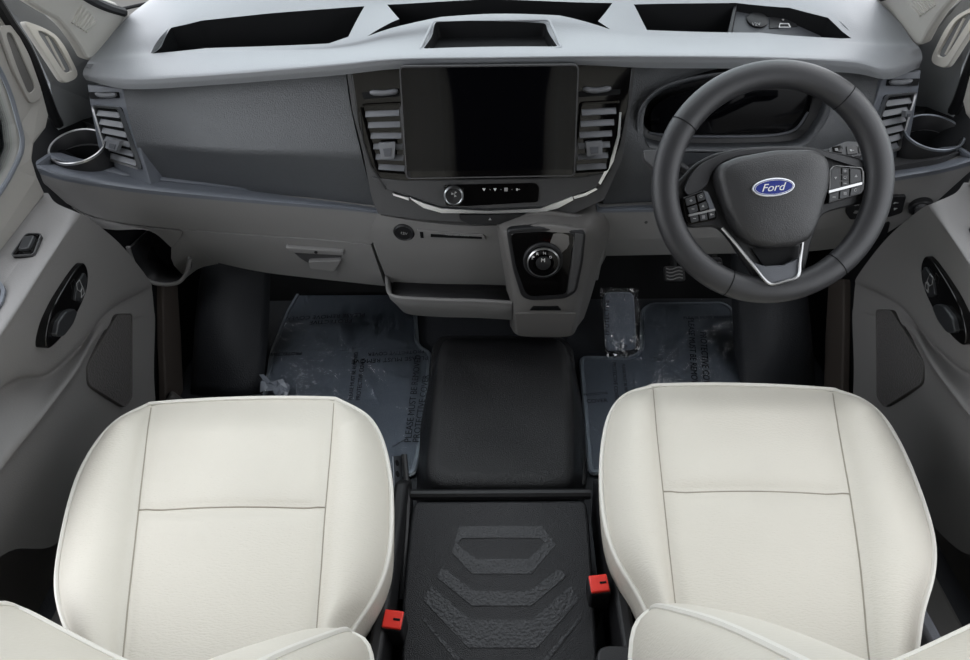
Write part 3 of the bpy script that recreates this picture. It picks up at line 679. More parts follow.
# upper satin band
plate('upper_trim', rnd(W.pts([(683, 190), (690, 176), (702, 163), (722, 154), (748, 149), (772, 147.5), (806, 147.5), (832, 153), (862, 160), (869, 168), (867, 176), (860, 168), (834, 160), (815, 153), (772, 151.5), (738, 156), (722, 162), (712, 172), (707, 186), (690, 197)], -.004), .008), .006, M_wheel, SW, bevel=.002)
hubp = [(714, 176), (718, 165), (735, 158), (772, 151.5), (810, 151), (823, 158), (826, 172), (824, 190), (814, 225), (806, 240), (790, 247), (766, 249), (748, 244), (735, 232), (722, 206)]
ho = rnd(W.pts(hubp), .01, 3); cen = sum(ho, V((0, 0, 0)))/len(ho)
rows = [[p-WN*.016 for p in ho], [p+WN*.010 for p in ho], [p.lerp(cen, .035)+WN*.017 for p in ho], [p.lerp(cen, .12)+WN*.021 for p in ho], [p.lerp(cen, .4)+WN*.025 for p in ho], [p.lerp(cen, .7)+WN*.027 for p in ho], [p.lerp(cen, .95)+WN*.0275 for p in ho]]
vs, fs = grid(rows, True); fs.append([len(vs)-len(ho)+i for i in range(len(ho))]); mk('airbag_cover', vs, fs, M_hub, SW, ang=50)
bc = W.at(773, 187.5, .0272)
bx = (W.at(794, 185.6, .0272)-W.at(752, 189.4, .0272)); bl = bx.length/2; bx.normalize(); by = WN.cross(bx)
def oval(k, lift): return [bc+bx*math.cos(2*PI*i/40)*(bl+k)+by*math.sin(2*PI*i/40)*(bl*.44+k)+WN*lift for i in range(40)]
bd = prism('badge', oval(0, .003), -WN*.006, M_chrome, SW, bevel=.0008)
prism('badge_field', oval(-.0022, .0036), -WN*.002, M_blue, bd, smooth=False)
vs, fs = grid([oval(-.0032, .0037), oval(-.0032, .0039), oval(-.0038, .0039), oval(-.0038, .0037)], True); mk('badge_line', vs, fs, M_white, bd)
text('badge_script', 'Ford', bc-bx*.0185-by*.0055+WN*.0037, bc+bx*.0185-by*.0055+WN*.0037, WN, M_white, bd, depth=.0005, shear=.35, fit=.0165)
# bottom spoke: silver-edged V
vt = [W.at(722, 228, .0), W.at(735, 243, .006), W.at(752, 264, .015), W.at(764, 279, .019), W.at(772, 284, .0195), W.at(786, 281, .0195), W.at(798, 276, .0185), W.at(800, 262, .012), W.at(803, 238, .002)]
tube('spoke_trim', cr(vt, 50), .0026, M_satin, SW)
lsp = [W.at(752, 262, .010), W.at(765, 266, .010), W.at(785, 265, .009), W.at(801, 257, .008), W.at(799, 276, .016), W.at(786, 281, .0175), W.at(771, 284, .0175), W.at(763, 278, .016)]
prism('lower_spoke', lsp, -WN*.012, M_trim, SW, bevel=.002)
plate('spoke_gap', W.pts([(752, 249), (799, 246), (798, 258), (785, 266), (764, 266)], -.0055), .003, M_dark, SW, smooth=False)
# switch pads
lpx = [(682, 198), (703, 190), (708, 192), (717, 214), (716, 220), (690, 225), (686, 222)]
lbp = bp = plate('switch_pad', rnd(W.pts(lpx, 0), .004), .014, M_piano, SW, bevel=.0015)
for q in ([(685, 199), (695, 195.5), (696.5, 203), (687, 206)], [(687.5, 207.5), (697, 204.5), (698.5, 211), (689.5, 214)], [(697, 195), (704, 192), (706, 199), (698.5, 202)], [(699, 204), (706.5, 201), (709, 208), (700.5, 211)], [(690, 216), (698, 214), (699, 221), (691.5, 223)], [(699.5, 213.5), (707, 212), (708, 219.5), (700.5, 221)], [(708.5, 211.5), (715, 210), (715.5, 217), (709.5, 219)]):
    plate('button', W.pts(q, .002), .006, M_btn, bp, bevel=.0008)
plate('pad_trim', W.pts([(688.5, 214.5), (715, 208.5), (715.5, 210.5), (689, 216.5)], .0035), .004, M_satin, bp)
plate('pad_trim', W.pts([(703.5, 190.5), (708, 192), (715, 208.5), (710, 209.5)], .003), .004, M_trim, bp)
rpx = [(829, 170), (834, 166), (860, 168), (866, 172), (866, 186), (862, 194), (828, 204)]
bp = plate('switch_pad', rnd(W.pts(rpx, 0), .004), .014, M_piano, SW, bevel=.0015)
for q in ([(831, 170), (840, 168), (840, 187), (830, 190)], [(842, 167.5), (848, 168), (848, 174), (842, 174)], [(842, 175), (848.5, 175), (848.5, 180), (842, 180)], [(842, 181.5), (848.5, 181), (848.5, 185), (842, 186.5)], [(850, 168.5), (861, 169.5), (862, 181), (850, 184)], [(829.5, 194), (839, 191.5), (838, 199.5), (829, 202)], [(840, 191), (850, 188.5), (849, 197), (839.5, 199)], [(851, 188), (861, 185), (860, 193), (850, 196)]):
    plate('button', W.pts(q, .002), .006, M_btn, bp, bevel=.0008)
plate('pad_trim', W.pts([(829, 190.5), (862, 182), (862, 184.5), (829, 193)], .0035), .004, M_satin, bp)
ringplate('pad_edge', rnd(W.pts([(829.5, 169.5), (834, 165.5), (861, 167.5), (863, 172), (863, 183.5), (829, 192.5)], .001), .003), .0008, .003, M_icon, bp, lift=.002)
for k, a, b in (('plus', 845, 171), ('dash', 845, 183.5), ('ring', 845, 177.5), ('tri', 835.5, 178), ('up', 856, 176), ('dash', 834, 197), ('bars', 845, 193.5), ('ring', 855.5, 190)): glyph('button_icon', k, W, a, b, .0028, M_icon, bp, .0023)
for k, a, b in (('plus', 691, 200.5), ('dash', 693, 209), ('ring', 701, 196.5), ('up', 703, 206), ('dash', 694.5, 218.5), ('bars', 703.5, 217), ('mix', 712, 214.5)): glyph('button_icon', k, W, a, b, .0028, M_icon, lbp, .0023)
# steering column shroud
colm = [[V((.441+sx*.06*math.cos(t), y, z+.05*math.sin(t))) for t in [2*PI*i/20 for i in range(20)]] for sx, y, z in ((1, .90, .745), (1.15, 1.0, .69), (1.2, 1.12, .62), (1.2, 1.20, .58))]
vs, fs = grid(colm, True); fs.append(list(range(20))); mk('column_shroud', vs, fs, M_black, SW)
# stalks
def stalk(label, pts, head, icons):
    t = thing('column_stalk', label, 'stalk', pts[0], 'steering column stalks')
    tube('arm', cr(pts, 12), [.008]*6+[.010]*6, M_black, t, seg=12)
    c, pl_ = head
    plate('tip', pl_, .016, M_stack, t, r=.005, bevel=.002)
    return t
sl = pl3(U(645, 150, y=1.03), U(690, 150, y=1.03), U(660, 165, y=1.01))
stalk('left column stalk with squared tip showing beside the wheel rim', [V((.40, 1.02, .70)), V((.36, 1.03, .70)), sl.at(668, 158, -.008)], (None, sl.pts([(643, 150), (662, 149), (676, 151), (676, 166), (656, 170), (645, 160)])), 0)
sr = pl3(U(835, 148, y=1.0), U(870, 148, y=1.0), U(850, 156, y=.985))
t = stalk('right column stalk with small printed switches above the right spoke', [V((.48, 1.02, .70)), V((.52, 1.02, .71)), sr.at(842, 150, -.008)], (None, sr.pts([(829, 148), (846, 141), (868, 142), (866, 154), (846, 158), (830, 155)])), 0)
for q in ([(832, 147.5), (840, 146), (842, 153), (833, 152)], [(846, 147), (856, 147), (857, 154), (847, 155)], [(858, 147), (864, 147), (863, 153), (859, 153.5)]): plate('stalk_switch', sr.pts(q), .004, M_piano, t, lift=.002)
glyph('stalk_icon', 'mix', sr, 852, 150.5, .004, M_icon, t, .0022)
glyph('stalk_icon', 'bars', sr, 836.5, 149.5, .0032, M_icon, t, .0022)

# ================================================================== PILLARS, DOORS
def door(side):
    M_ = (lambda l: l) if side < 0 else mx
    lab = 'light grey door panel on the left side beside the passenger seat' if side < 0 else 'dark grey door panel on the right side beside the driver seat'
    t = thing('door_card', lab, 'door panel', V((side*.87, .6, .12)))
    rows = [
        X([(48, 193, -.878), (30, 214, -.878), (0, 253, -.878), (-25, 284, -.878), (-60, 330, -.878), (-150, 460, -.878)]),
        X([(56, 203, -.845), (42, 226, -.84), (14, 262, -.838), (-12, 295, -.838), (-42, 342, -.838), (-130, 470, -.838)]),
        X([(76, 212, -.802), (61, 236, -.792), (41, 266, -.785), (17, 303, -.778), (-16, 352, -.776), (-100, 480, -.775)]),
        X([(90, 219, -.805), (68, 243, -.793), (48, 273, -.787), (24, 311, -.780), (-9, 360, -.778), (-92, 490, -.777)]),
        X([(122, 246, -.832), (92, 270, -.818), (66, 304, -.812), (36, 344, -.806), (2, 380, -.803), (-80, 495, -.80)]),
        X([(149, 280, -.852), (109, 306, -.838), (80, 341, -.832), (46, 371, -.826), (12, 381, -.825), (-60, 430, -.825)]),
        X([(152, 290, -.860), (108, 311, -.862), (80, 346, -.858), (48, 376, -.855), (14, 386, -.855), (-56, 436, -.855)]),
        X([(154, 310, -.862), (106, 328, -.852), (76, 371, -.822), (45, 411, -.805), (10, 452, -.795), (-60, 540, -.79)]),
        X([(155, 322, -.862), (108, 338, -.860), (80, 381, -.842), (50, 421, -.828), (14, 461, -.82), (-60, 552, -.815)]),
        X([(154, 372, -.862), (122, 420, -.862), (88, 470, -.858), (60, 500, -.852), (14, 520, -.846), (-60, 590, -.84)]),
        X([(156, 410, -.862), (135, 460, -.862), (90, 510, -.862), (52, 546, -.86), (8, 552, -.856), (-60, 610, -.85)])]
    solid('door_panel', [M_(r) for r in rows], V((side*.04, 0, 0)), M_door, t, nu=40, nv=70, ang=60)
    up = X([(-30, -5, -.895), (8, 16, -.895), (25, 46, -.893), (43, 92, -.89), (50, 116, -.885), (47, 128, -.884), (35, 144, -.882), (33, 160, -.881), (38, 177, -.88), (46, 194, -.88), (0, 256, -.88), (-60, 335, -.88), (-150, 465, -.88), (-150, 400, -.885), (-40, 250, -.885), (0, 192, -.885), (14, 167, -.887), (21, 147, -.888), (18, 124, -.889), (0, 72, -.892), (-30, 10, -.895)])
    prism('upper_trim', M_(up), V((side*.03, 0, 0)), M_doorup, t, smooth=False, bevel=.006, seg=3)
    gl = X([(-150, 400, -.90), (-40, 250, -.90), (2, 196, -.90), (18, 168, -.90), (25, 147, -.90), (21, 122, -.90), (0, 66, -.90), (-40, 0, -.90)])
    prism('window_pane', M_(gl), V((side*.004, 0, 0)), M_glass, t, smooth=False)
    tube('window_seal', cr(M_(X([(-60, -25, -.889), (0, 70, -.887), (19, 124, -.884), (22, 147, -.883), (14, 168, -.881), (0, 192, -.88), (-40, 250, -.88), (-150, 400, -.88)])), 40), .004, M_ledge, t)
    sl_ = X([(4, 33, -.888), (10, 32, -.888), (22, 58, -.888), (34, 86, -.886), (33, 91, -.886), (27, 94, -.886), (16, 68, -.887)])
    so_ = X([(-3, 26, -.889), (12, 25, -.889), (28, 55, -.888), (41, 92, -.887), (38, 100, -.887), (29, 104, -.887), (12, 70, -.888)])
    ringplate('slot_rim', M_(rnd(so_, .01)), .01, .006, M_doorup, t, inner=M_(rnd(sl_, .01)), lift=.003, bevel=.001)
    prism('slot', M_(rnd(sl_, .01)), V((side*.01, 0, 0)), M_doorlow, t)
    # pull handle
    hp = pl3(*X([(68, 243, -.793), (109, 306, -.838), (24, 311, -.78)]))
    HN = hp.n if side < 0 else mx(hp.n)
    ho_ = [(80, 261), (84.5, 272), (83, 289), (76, 307), (66, 324), (54, 341), (43, 350), (40.5, 341), (43, 322), (52, 301), (64, 281), (74, 266)]
    def PL(name, px, th, mt, lift, par, r=0, **k):
        pts = M_(hp.pts(px)); pts = rnd(pts, r) if r else pts
        return prism(name, [p+HN*lift for p in pts], -HN*th, mt, par, **k)
    hr = PL('handle_recess', ho_, .03, M_piano, .008, t, r=.015, bevel=.002)
    PL('handle_lever', [(46, 336), (49, 322), (58, 310), (66, 308), (69, 312), (64, 324), (55, 336)], .012, M_btn, .016, hr, r=.008, bevel=.004, seg=3)
    PL('handle_switch', [(68, 300), (70, 286), (78, 272), (81, 278), (79, 292), (74, 302)], .006, M_btn, .012, hr, r=.004, bevel=.001)
    for l in ([(69, 283), (72, 279), (75, 286), (73, 291), (70, 289)], [(74, 290), (76, 287), (77, 293), (74, 297)]):
        q = M_(hp.pts(l)); tube('lock_icon', [p+HN*.0128 for p in q], .0006, M_icon, hr, seg=5, closed=True)
    # speaker grille
    gq = pl3(*X([(86, 364, -.847), (128, 318, -.858), (126, 404, -.857)]))
    gn = gq.n if side < 0 else mx(gq.n)
    go = M_(gq.pts([(116, 314), (131, 313), (131, 398), (124, 408), (87, 385), (85, 366)]))
    prism('speaker_grille', [p+gn*.002 for p in rnd(go, .012)], -gn*.02, M_grille, t)
    ringplate('speaker_rim', rnd(go, .012), .003, .02, M_doorlow, t, lift=.004, bevel=.0008)
    # window switch on the armrest
    aq = pl3(*X([(56, 203, -.845), (61, 236, -.792), (14, 262, -.838)]))
    an = aq.n if side < 0 else mx(aq.n)
    sq = M_(aq.pts([(28, 236), (44, 236), (36, 258), (12, 259)]))
    sw = prism('window_switch', [p+an*.006 for p in rnd(sq, .008)], -an*.02, M_piano, t, bevel=.002)
    ringplate('switch_rim', rnd(sq, .008), .002, .006, M_stack, sw, lift=.008, bevel=.0006)
    rq = M_(aq.pts([(27, 241), (38, 240), (32, 253), (21, 254)]))
    prism('rocker', [p+an*.012 for p in rnd(rq, .004)], -an*.01, M_btn, sw, bevel=.002)
    gqd = M_(aq.pts([(-14, 281), (2, 283), (9, 293), (5, 308), (-16, 330)]))
    ringplate('pull_cup', rnd(gqd, .012), .006, .012, M_ledge, t, lift=.010, bevel=.002)
    prism('pull_cup_well', [p+an*.006 for p in rnd(gqd, .012)], -an*.015, M_dark, t)
    return t
door(-1); door(1)

def pillar(side):
    M_ = (lambda l: l) if side < 0 else mx
    nm = 'trim_1' if side < 0 else 'trim_2'
    sidep = X([(-40, -40, -.91), (22, 22, -.905), (50, 83, -.93), (50, 125, -.965), (62, 150, -.965), (112, 150, -.96), (112, 110, -.93), (100, 76, -.90), (93, 56, -.872), (72, 38, -.875), (47, 17, -.88), (-10, -40, -.89)])
    prism(nm, M_(sidep), V((side*.02, 0, 0)), M_pillar2, struct=True, smooth=False)
    ap = pl3(U(93, 55, y=1.27), U(133, 14, y=1.50), U(47, 14, y=1.08))
    AN = ap.n if side < 0 else mx(ap.n)
    pp = M_(ap.pts([(48, 15), (58, 20), (70, 33), (80, 47), (87, 60), (98, 63), (139, 22), (118, 4), (82, -8), (60, -40), (0, -40), (30, 4)]))
    prism(nm+'_pillar', pp, -AN*.02, M_pillar, struct=True, smooth=False, bevel=.006)
    parts = []
    for k in range(6):
        f = k/5
        a, b = ap.at(72+(86-72)*f, 23+(32-23)*f, .001), ap.at(82+(96-82)*f, 5+(21-5)*f, .001)
        a, b = M_([a, b]); parts.append(boxv((a+b)/2, b-a, AN.cross(b-a).normalized()*.003, AN*.005))
    vs, fs = joinv(parts); mk(nm+'_ribs', vs, fs, M_pillar, struct=True, smooth=False)
    # black door seal
    sp_ = M_(X([(-40, -60, -.895), (4, 14, -.892), (26, 48, -.895), (42, 86, -.905), (52, 112, -.935), (58, 124, -.95)]))
    tube(nm+'_seal', cr(sp_, 30), .011, M_rubber, struct=True)
    # pale louvred cover plate on the pillar side
    t = thing('pillar_cover', 'pale slotted cover on the %s pillar above the cup holder' % ('left' if side < 0 else 'right'), 'pillar cover', M_([U(60, 60, x=-.885)])[0], 'slotted pillar covers')
    o = X([(20, 20, -.894), (40, 27, -.889), (54, 35, -.885), (63, 47, -.882), (76, 73, -.880), (74, 79, -.880), (62, 84, -.887)])
    i = X([(34, 30, -.890), (42, 32, -.888), (52, 38, -.885), (58, 48, -.883), (70, 69, -.881), (69, 72, -.881), (62, 73, -.886)])
    ringplate('cover_frame', M_(rnd(o, .012)), .01, .012, M_pillar, t, inner=M_(rnd(i, .012)), lift=.006, bevel=.002)
    prism('cover_recess', M_(rnd(i, .012)), V((side*.004, 0, 0)), M_pillar2, t)
    tube('cover_rib', M_(X([(46, 36, -.887), (64, 70, -.883)])), .003, M_pillar, t)
    # black screen gasket
    g = M_(ap.pts([(60, -22), (84, -4), (104, 6), (123, 12)], -.004))
    tube(nm+'_gasket', cr(g, 12), .010, M_rubber, struct=True)
pillar(-1); pillar(1)
tube('trim_3', cr([U(122, 9, y=1.55), U(150, 3, y=1.60), U(200, -5, y=1.62)], 8), .004, M_rubber, struct=True)

# ================================================================== FOOTWELLS
def footwell(side):
    M_ = (lambda l: l) if side < 0 else mx
    n_ = 4 if side < 0 else 5
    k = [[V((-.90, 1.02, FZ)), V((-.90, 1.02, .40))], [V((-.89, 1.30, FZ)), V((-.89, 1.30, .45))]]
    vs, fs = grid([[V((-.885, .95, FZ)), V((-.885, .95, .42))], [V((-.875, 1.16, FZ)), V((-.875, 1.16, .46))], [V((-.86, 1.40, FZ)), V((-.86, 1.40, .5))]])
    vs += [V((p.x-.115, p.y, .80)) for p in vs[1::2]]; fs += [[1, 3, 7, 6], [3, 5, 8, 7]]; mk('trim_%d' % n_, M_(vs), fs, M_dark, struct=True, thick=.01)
    st = X([(163, 284, -.858), (178, 283, -.855), (182, 340, -.855), (184, 400, -.855), (166, 402, -.858), (164, 340, -.858)])
    prism('trim_%d_strip' % n_, M_(st), V((side*.02, .0, 0)), M_brown, struct=True, smooth=False, bevel=.004)
    # wheel-arch hump
    rows = [[V((-.83, 1.40, .30)), V((-.79, 1.37, .36)), V((-.70, 1.36, .38)), V((-.64, 1.40, .36))],
            [V((-.83, 1.30, .24)), V((-.79, 1.26, .30)), V((-.70, 1.25, .32)), V((-.63, 1.30, .26))],
            [V((-.83, 1.14, .14)), V((-.79, 1.10, .19)), V((-.71, 1.09, .20)), V((-.63, 1.13, .12))],
            [V((-.83, 1.03, .05)), V((-.79, 1.02, .06)), V((-.71, 1.01, .06)), V((-.64, 1.03, .05))]]
    vs, fs = grid(lrows(rows, 14, 16)); mk('trim_%d_arch' % n_, M_(vs), fs, M_floor, struct=True, thick=.01)
    sill = [V((-.85, 1.0, FZ)), V((-.78, .95, FZ)), V((-.74, .30, FZ)), V((-.74, -.5, FZ)), V((-.86, -.5, FZ))]
    prism('trim_%d_sill' % n_, M_(sill), V((0, 0, .06)), M_doorlow, struct=True, smooth=False, bevel=.01)
footwell(-1); footwell(1)
def floor_mat(label, px, mz, texts, cut_at):
    pts = rnd([U(a, b, z=mz) for a, b in px], .02)
    t = thing('floor_mat', label, 'floor mat', sum(pts, V((0, 0, 0)))/len(pts)-V((0, 0, .012)), 'floor mats under clear film')
    prism('carpet', pts, V((0, 0, -.010)), M_carpet, t, bevel=.003)
    vs, fs = tubeverts([p+V((0, 0, -.002)) for p in inset(pts, .006)], .007, 6, True); mk('edge_binding', vs, fs, mat('binding_'+label[:5], (150, 155, 160), .8, .2, bump=.6, scale=500), t)
    # draped film: gently wrinkled sheet following the outline
    n = len(pts); c = sum(pts, V((0, 0, 0)))/n; rows = []
    for k in range(9):
        f = k/8*.98
        rows.append([p.lerp(c, f)+V((0, 0, .006+random.uniform(0, .0022))) for p in inset(pts, -.006)])
    vs, fs = grid(rows, True); mk('protective_film', vs, fs, M_film, t)
    for s, a, b, mi in texts:
        text('film_print', s, U(*a, z=mz+.0085), U(*b, z=mz+.0085), V((0, 0, 1)), M_print, t, mirror=mi)
    return t
mz = FZ+.012
floor_mat('dark passenger floor mat on the left under clear printed film', [(312, 278), (300, 288), (286, 312), (270, 352), (262, 400), (262, 470), (415, 476), (425, 430), (432, 352), (419, 345), (417, 318), (416, 285)], mz,
    [('PROTECTIVE COVER', (419, 442), (429, 375), False), ('PLEASE MUST BE REMOVED', (411, 442), (421, 355), False), ('PROTECTIVE COVER', (424, 350), (368, 353), False), ('PLEASE MUST REMOVE', (428, 356), (352, 360), False),
     ('PLEASE MUST BE REMOVED', (352, 400), (358, 352), False), ('PROTECTIVE COVER', (360, 400), (365, 358), False), ('PLEASE REMOVE COVER', (365, 313), (287, 317), False), ('PROTECTIVE', (352, 319), (310, 321), False), ('PROTECTIVE', (302, 352), (270, 353), False), ('PLEASE REMOVE', (407, 438), (392, 446), False)], 0)
floor_mat('dark driver floor mat on the right with notched corner under clear printed film', [(579, 360), (583, 356), (630, 357), (640, 350), (641, 309), (650, 303), (722, 302), (733, 308), (740, 345), (748, 400), (748, 440), (600, 474), (589, 474)], mz,
    [('PROTECTIVE COVER', (700, 332), (704, 392), False), ('PLEASE MUST BE REMOVED', (688, 318), (692, 392), False), ('PLEASE MUST REMOVE', (684, 319), (733, 318), False), ('PROTECTIVE COVER', (612, 362), (615, 400), False), ('PLEASE MUST BE REMOVED', (622, 364), (626, 402), False), ('PROTECTIVE', (584, 396), (608, 394), False), ('COVER', (587, 403), (608, 402), False)], 0)
# foot rest wrapped in crinkled film
fp = pl3(U(603, 352, z=FZ+.02), U(637, 352, z=FZ+.02), U(618, 290, z=.20))
ft = thing('foot_rest', 'narrow foot rest wrapped in crinkled clear film left of the driver mat', 'foot rest', fp.at(620, 352))
plate('pad', fp.pts([(604, 292), (634, 292), (637, 350), (606, 352)]), .02, M_carpet, ft, r=.02, bevel=.004)
g = [[fp.at(600+(38-k*.1)*i/10+(k*.4), 288+(70)*k/16, .006+random.uniform(0, .006)*(1+(k > 11)*1.6)) for i in range(11)] for k in range(17)]
vs, fs = grid(g); mk('film_wrap', vs, fs, M_crinkle, ft)
text('film_print', 'PROTECTIVE', fp.at(609, 335, .014), fp.at(609, 300, .014), fp.n, M_print, ft)
sc_ = thing('plastic_scrap', 'crumpled scrap of clear plastic lying by the left seat front edge', 'plastic scrap', U(272, 388, z=FZ+.02))
vs = []; fs = []
g = [[U(262+i*4.2, 380+j*4+(i*1.2), z=FZ+.03)+V((random.uniform(-.006, .006), random.uniform(-.006, .006), random.uniform(0, .03))) for i in range(8)] for j in range(4)]
vs, fs = grid(g); mk('film', vs, fs, mat('scrap_film', (135, 141, 150), .15, .6), sc_, smooth=False, thick=.001)
# pedals
def pedal(label, px, yy, n):
    t = thing('pedal', label, 'pedal', U(px[0][0], px[0][1], y=yy+.1), 'foot pedals')
    pp = pl3(U(px[0][0], px[0][1], y=yy), U(px[1][0], px[1][1], y=yy), U(px[2][0], px[2][1], y=yy-.03))
    p = plate('pad', pp.pts(px), .012, M_stack, t, r=.008, bevel=.003)
    parts = []
    for k in range(n):
        f = (k+.7)/(n+.4); l = [pp.at(px[0][0]+(px[3][0]-px[0][0])*f+(px[1][0]-px[0][0])*(.1+.8*s), px[0][1]+(px[3][1]-px[0][1])*f+1.2*math.sin(s*6), .001) for s in (0, .2, .4, .6, .8, 1)]
        parts.append(tubeverts(l, .0018, 5))
    vs, fs = joinv(parts); mk('tread', vs, fs, M_icon, p)
    c = pp.at((px[0][0]+px[1][0])/2, px[0][1]); tube('arm', cr([c-pp.n*.012, c+V((0, .10, .10)), c+V((0, .16, .25))], 8), .010, M_black, t)
pedal('square brake pedal with wavy tread below the wheel', [(664, 266), (684, 266), (686, 281), (665, 281)], 1.36, 4)
pedal('narrow accelerator pedal in the dark behind the lower wheel rim', [(708, 258), (722, 258), (726, 284), (711, 285)], 1.38, 3)

# ================================================================== TUNNEL COVER AND CENTRE BOX
T = thing('tunnel_cover', 'black grained vinyl hump cover on the floor between the two footwells', 'floor cover', V((.015, .9, FZ)))
zt = .155
top = [(447, 338), (556, 338), (566, 348), (569, 400), (572, 462), (570, 482), (438, 482), (428, 470), (436, 400), (441, 350)]
tp = cr(rnd([U(a, b, z=zt) for a, b in top], .03), 60, True)
c = sum(tp, V((0, 0, 0)))/60
def outw(p, d, z): 
    v = (p-c); v.z = 0; return V((p.x, p.y, z))+v.normalized()*d
rows = [[outw(p, .05, FZ) for p in tp], [outw(p, .032, FZ+.05) for p in tp], [outw(p, .012, zt-.012) for p in tp], [outw(p, 0, zt) for p in tp], [outw(p.lerp(c, .12), 0, zt+.002) for p in tp], [outw(p.lerp(c, .5), 0, zt-.008) for p in tp], [outw(p.lerp(c, .9), 0, zt-.012) for p in tp]]
vs, fs = grid(rows, True); fs.append([len(vs)-60+i for i in range(60)]); mk('hump', vs, fs, M_vinyl, T, ang=80)
flg = [U(a, b, z=FZ+.03) for a, b in [(432, 345), (440, 335), (560, 335), (573, 345), (588, 486), (420, 486)]]
prism('flange', rnd(flg, .02), V((0, 0, -.02)), M_vinyl, T, bevel=.006)
B = thing('centre_box', 'black grained centre box with embossed angular rings between the two seats', 'console box', V((.015, .4, FZ)))
bzv = .27
lid = [U(a, b, z=bzv) for a, b in [(414, 501), (586, 500), (589, 520), (595, 600), (600, 700), (400, 700), (402, 600), (410, 520)]]
prism('lid', rnd(lid, .012), V((0, 0, -.05)), M_box, B, bevel=.006, seg=3)
low = [p+V((0, 0, -.05)) for p in inset(lid, -.003)]
prism('body', rnd(low, .012), V((0, 0, -(bzv-.05-FZ))), M_black, B)
tube('front_lip', [U(411, 495, z=bzv), U(590, 494, z=bzv)], .010, M_black, B, seg=10)
def hexring(cx, cy, hw, hh, ch, wpx):
    o = [(cx-hw, cy+ch*.0), (cx-hw+ch, cy-hh), (cx+hw-ch, cy-hh), (cx+hw, cy), (cx+hw-ch, cy+hh), (cx-hw+ch, cy+hh)]
    return o
def emb(px_o, px_i):
    o = [U(a, b, z=bzv) for a, b in px_o]; i = [U(a, b, z=bzv) for a, b in px_i]; n = len(o)
    vs, fs = grid([[p+V((0, 0, -.003)) for p in o], [p+V((0, 0, .0012)) for p in o], [p+V((0, 0, .0012)) for p in i], [p+V((0, 0, -.003)) for p in i]], True)
    mk('embossed_band', vs, fs, M_emboss, B, smooth=False)
emb([(459, 526.5), (500, 526), (542, 526.5), (556, 545), (531, 574), (500, 574), (472, 574), (452, 553)], [(462, 538.5), (500, 538), (540, 538.5), (545, 543), (528, 559), (500, 559), (476, 559), (457, 544)])
def chev(u, l):
    o = [U(a, b, z=bzv) for a, b in u+l[::-1]]
    prism('embossed_band', [p+V((0, 0, .0012)) for p in o], V((0, 0, -.004)), M_emboss, B, smooth=False)
chev([(443, 567), (473, 591), (530, 591), (560, 568)], [(436, 577), (472, 606), (531, 606), (566, 577)])
chev([(431, 586), (471, 620), (532, 620), (571, 586)], [(423, 600), (468, 648), (537, 648), (579, 600)])
chev([(422, 616), (461, 660), (463, 660)], [(421, 618), (455, 660), (457, 660)])
chev([(580, 616), (543, 660), (541, 660)], [(582, 618), (549, 660), (547, 660)])

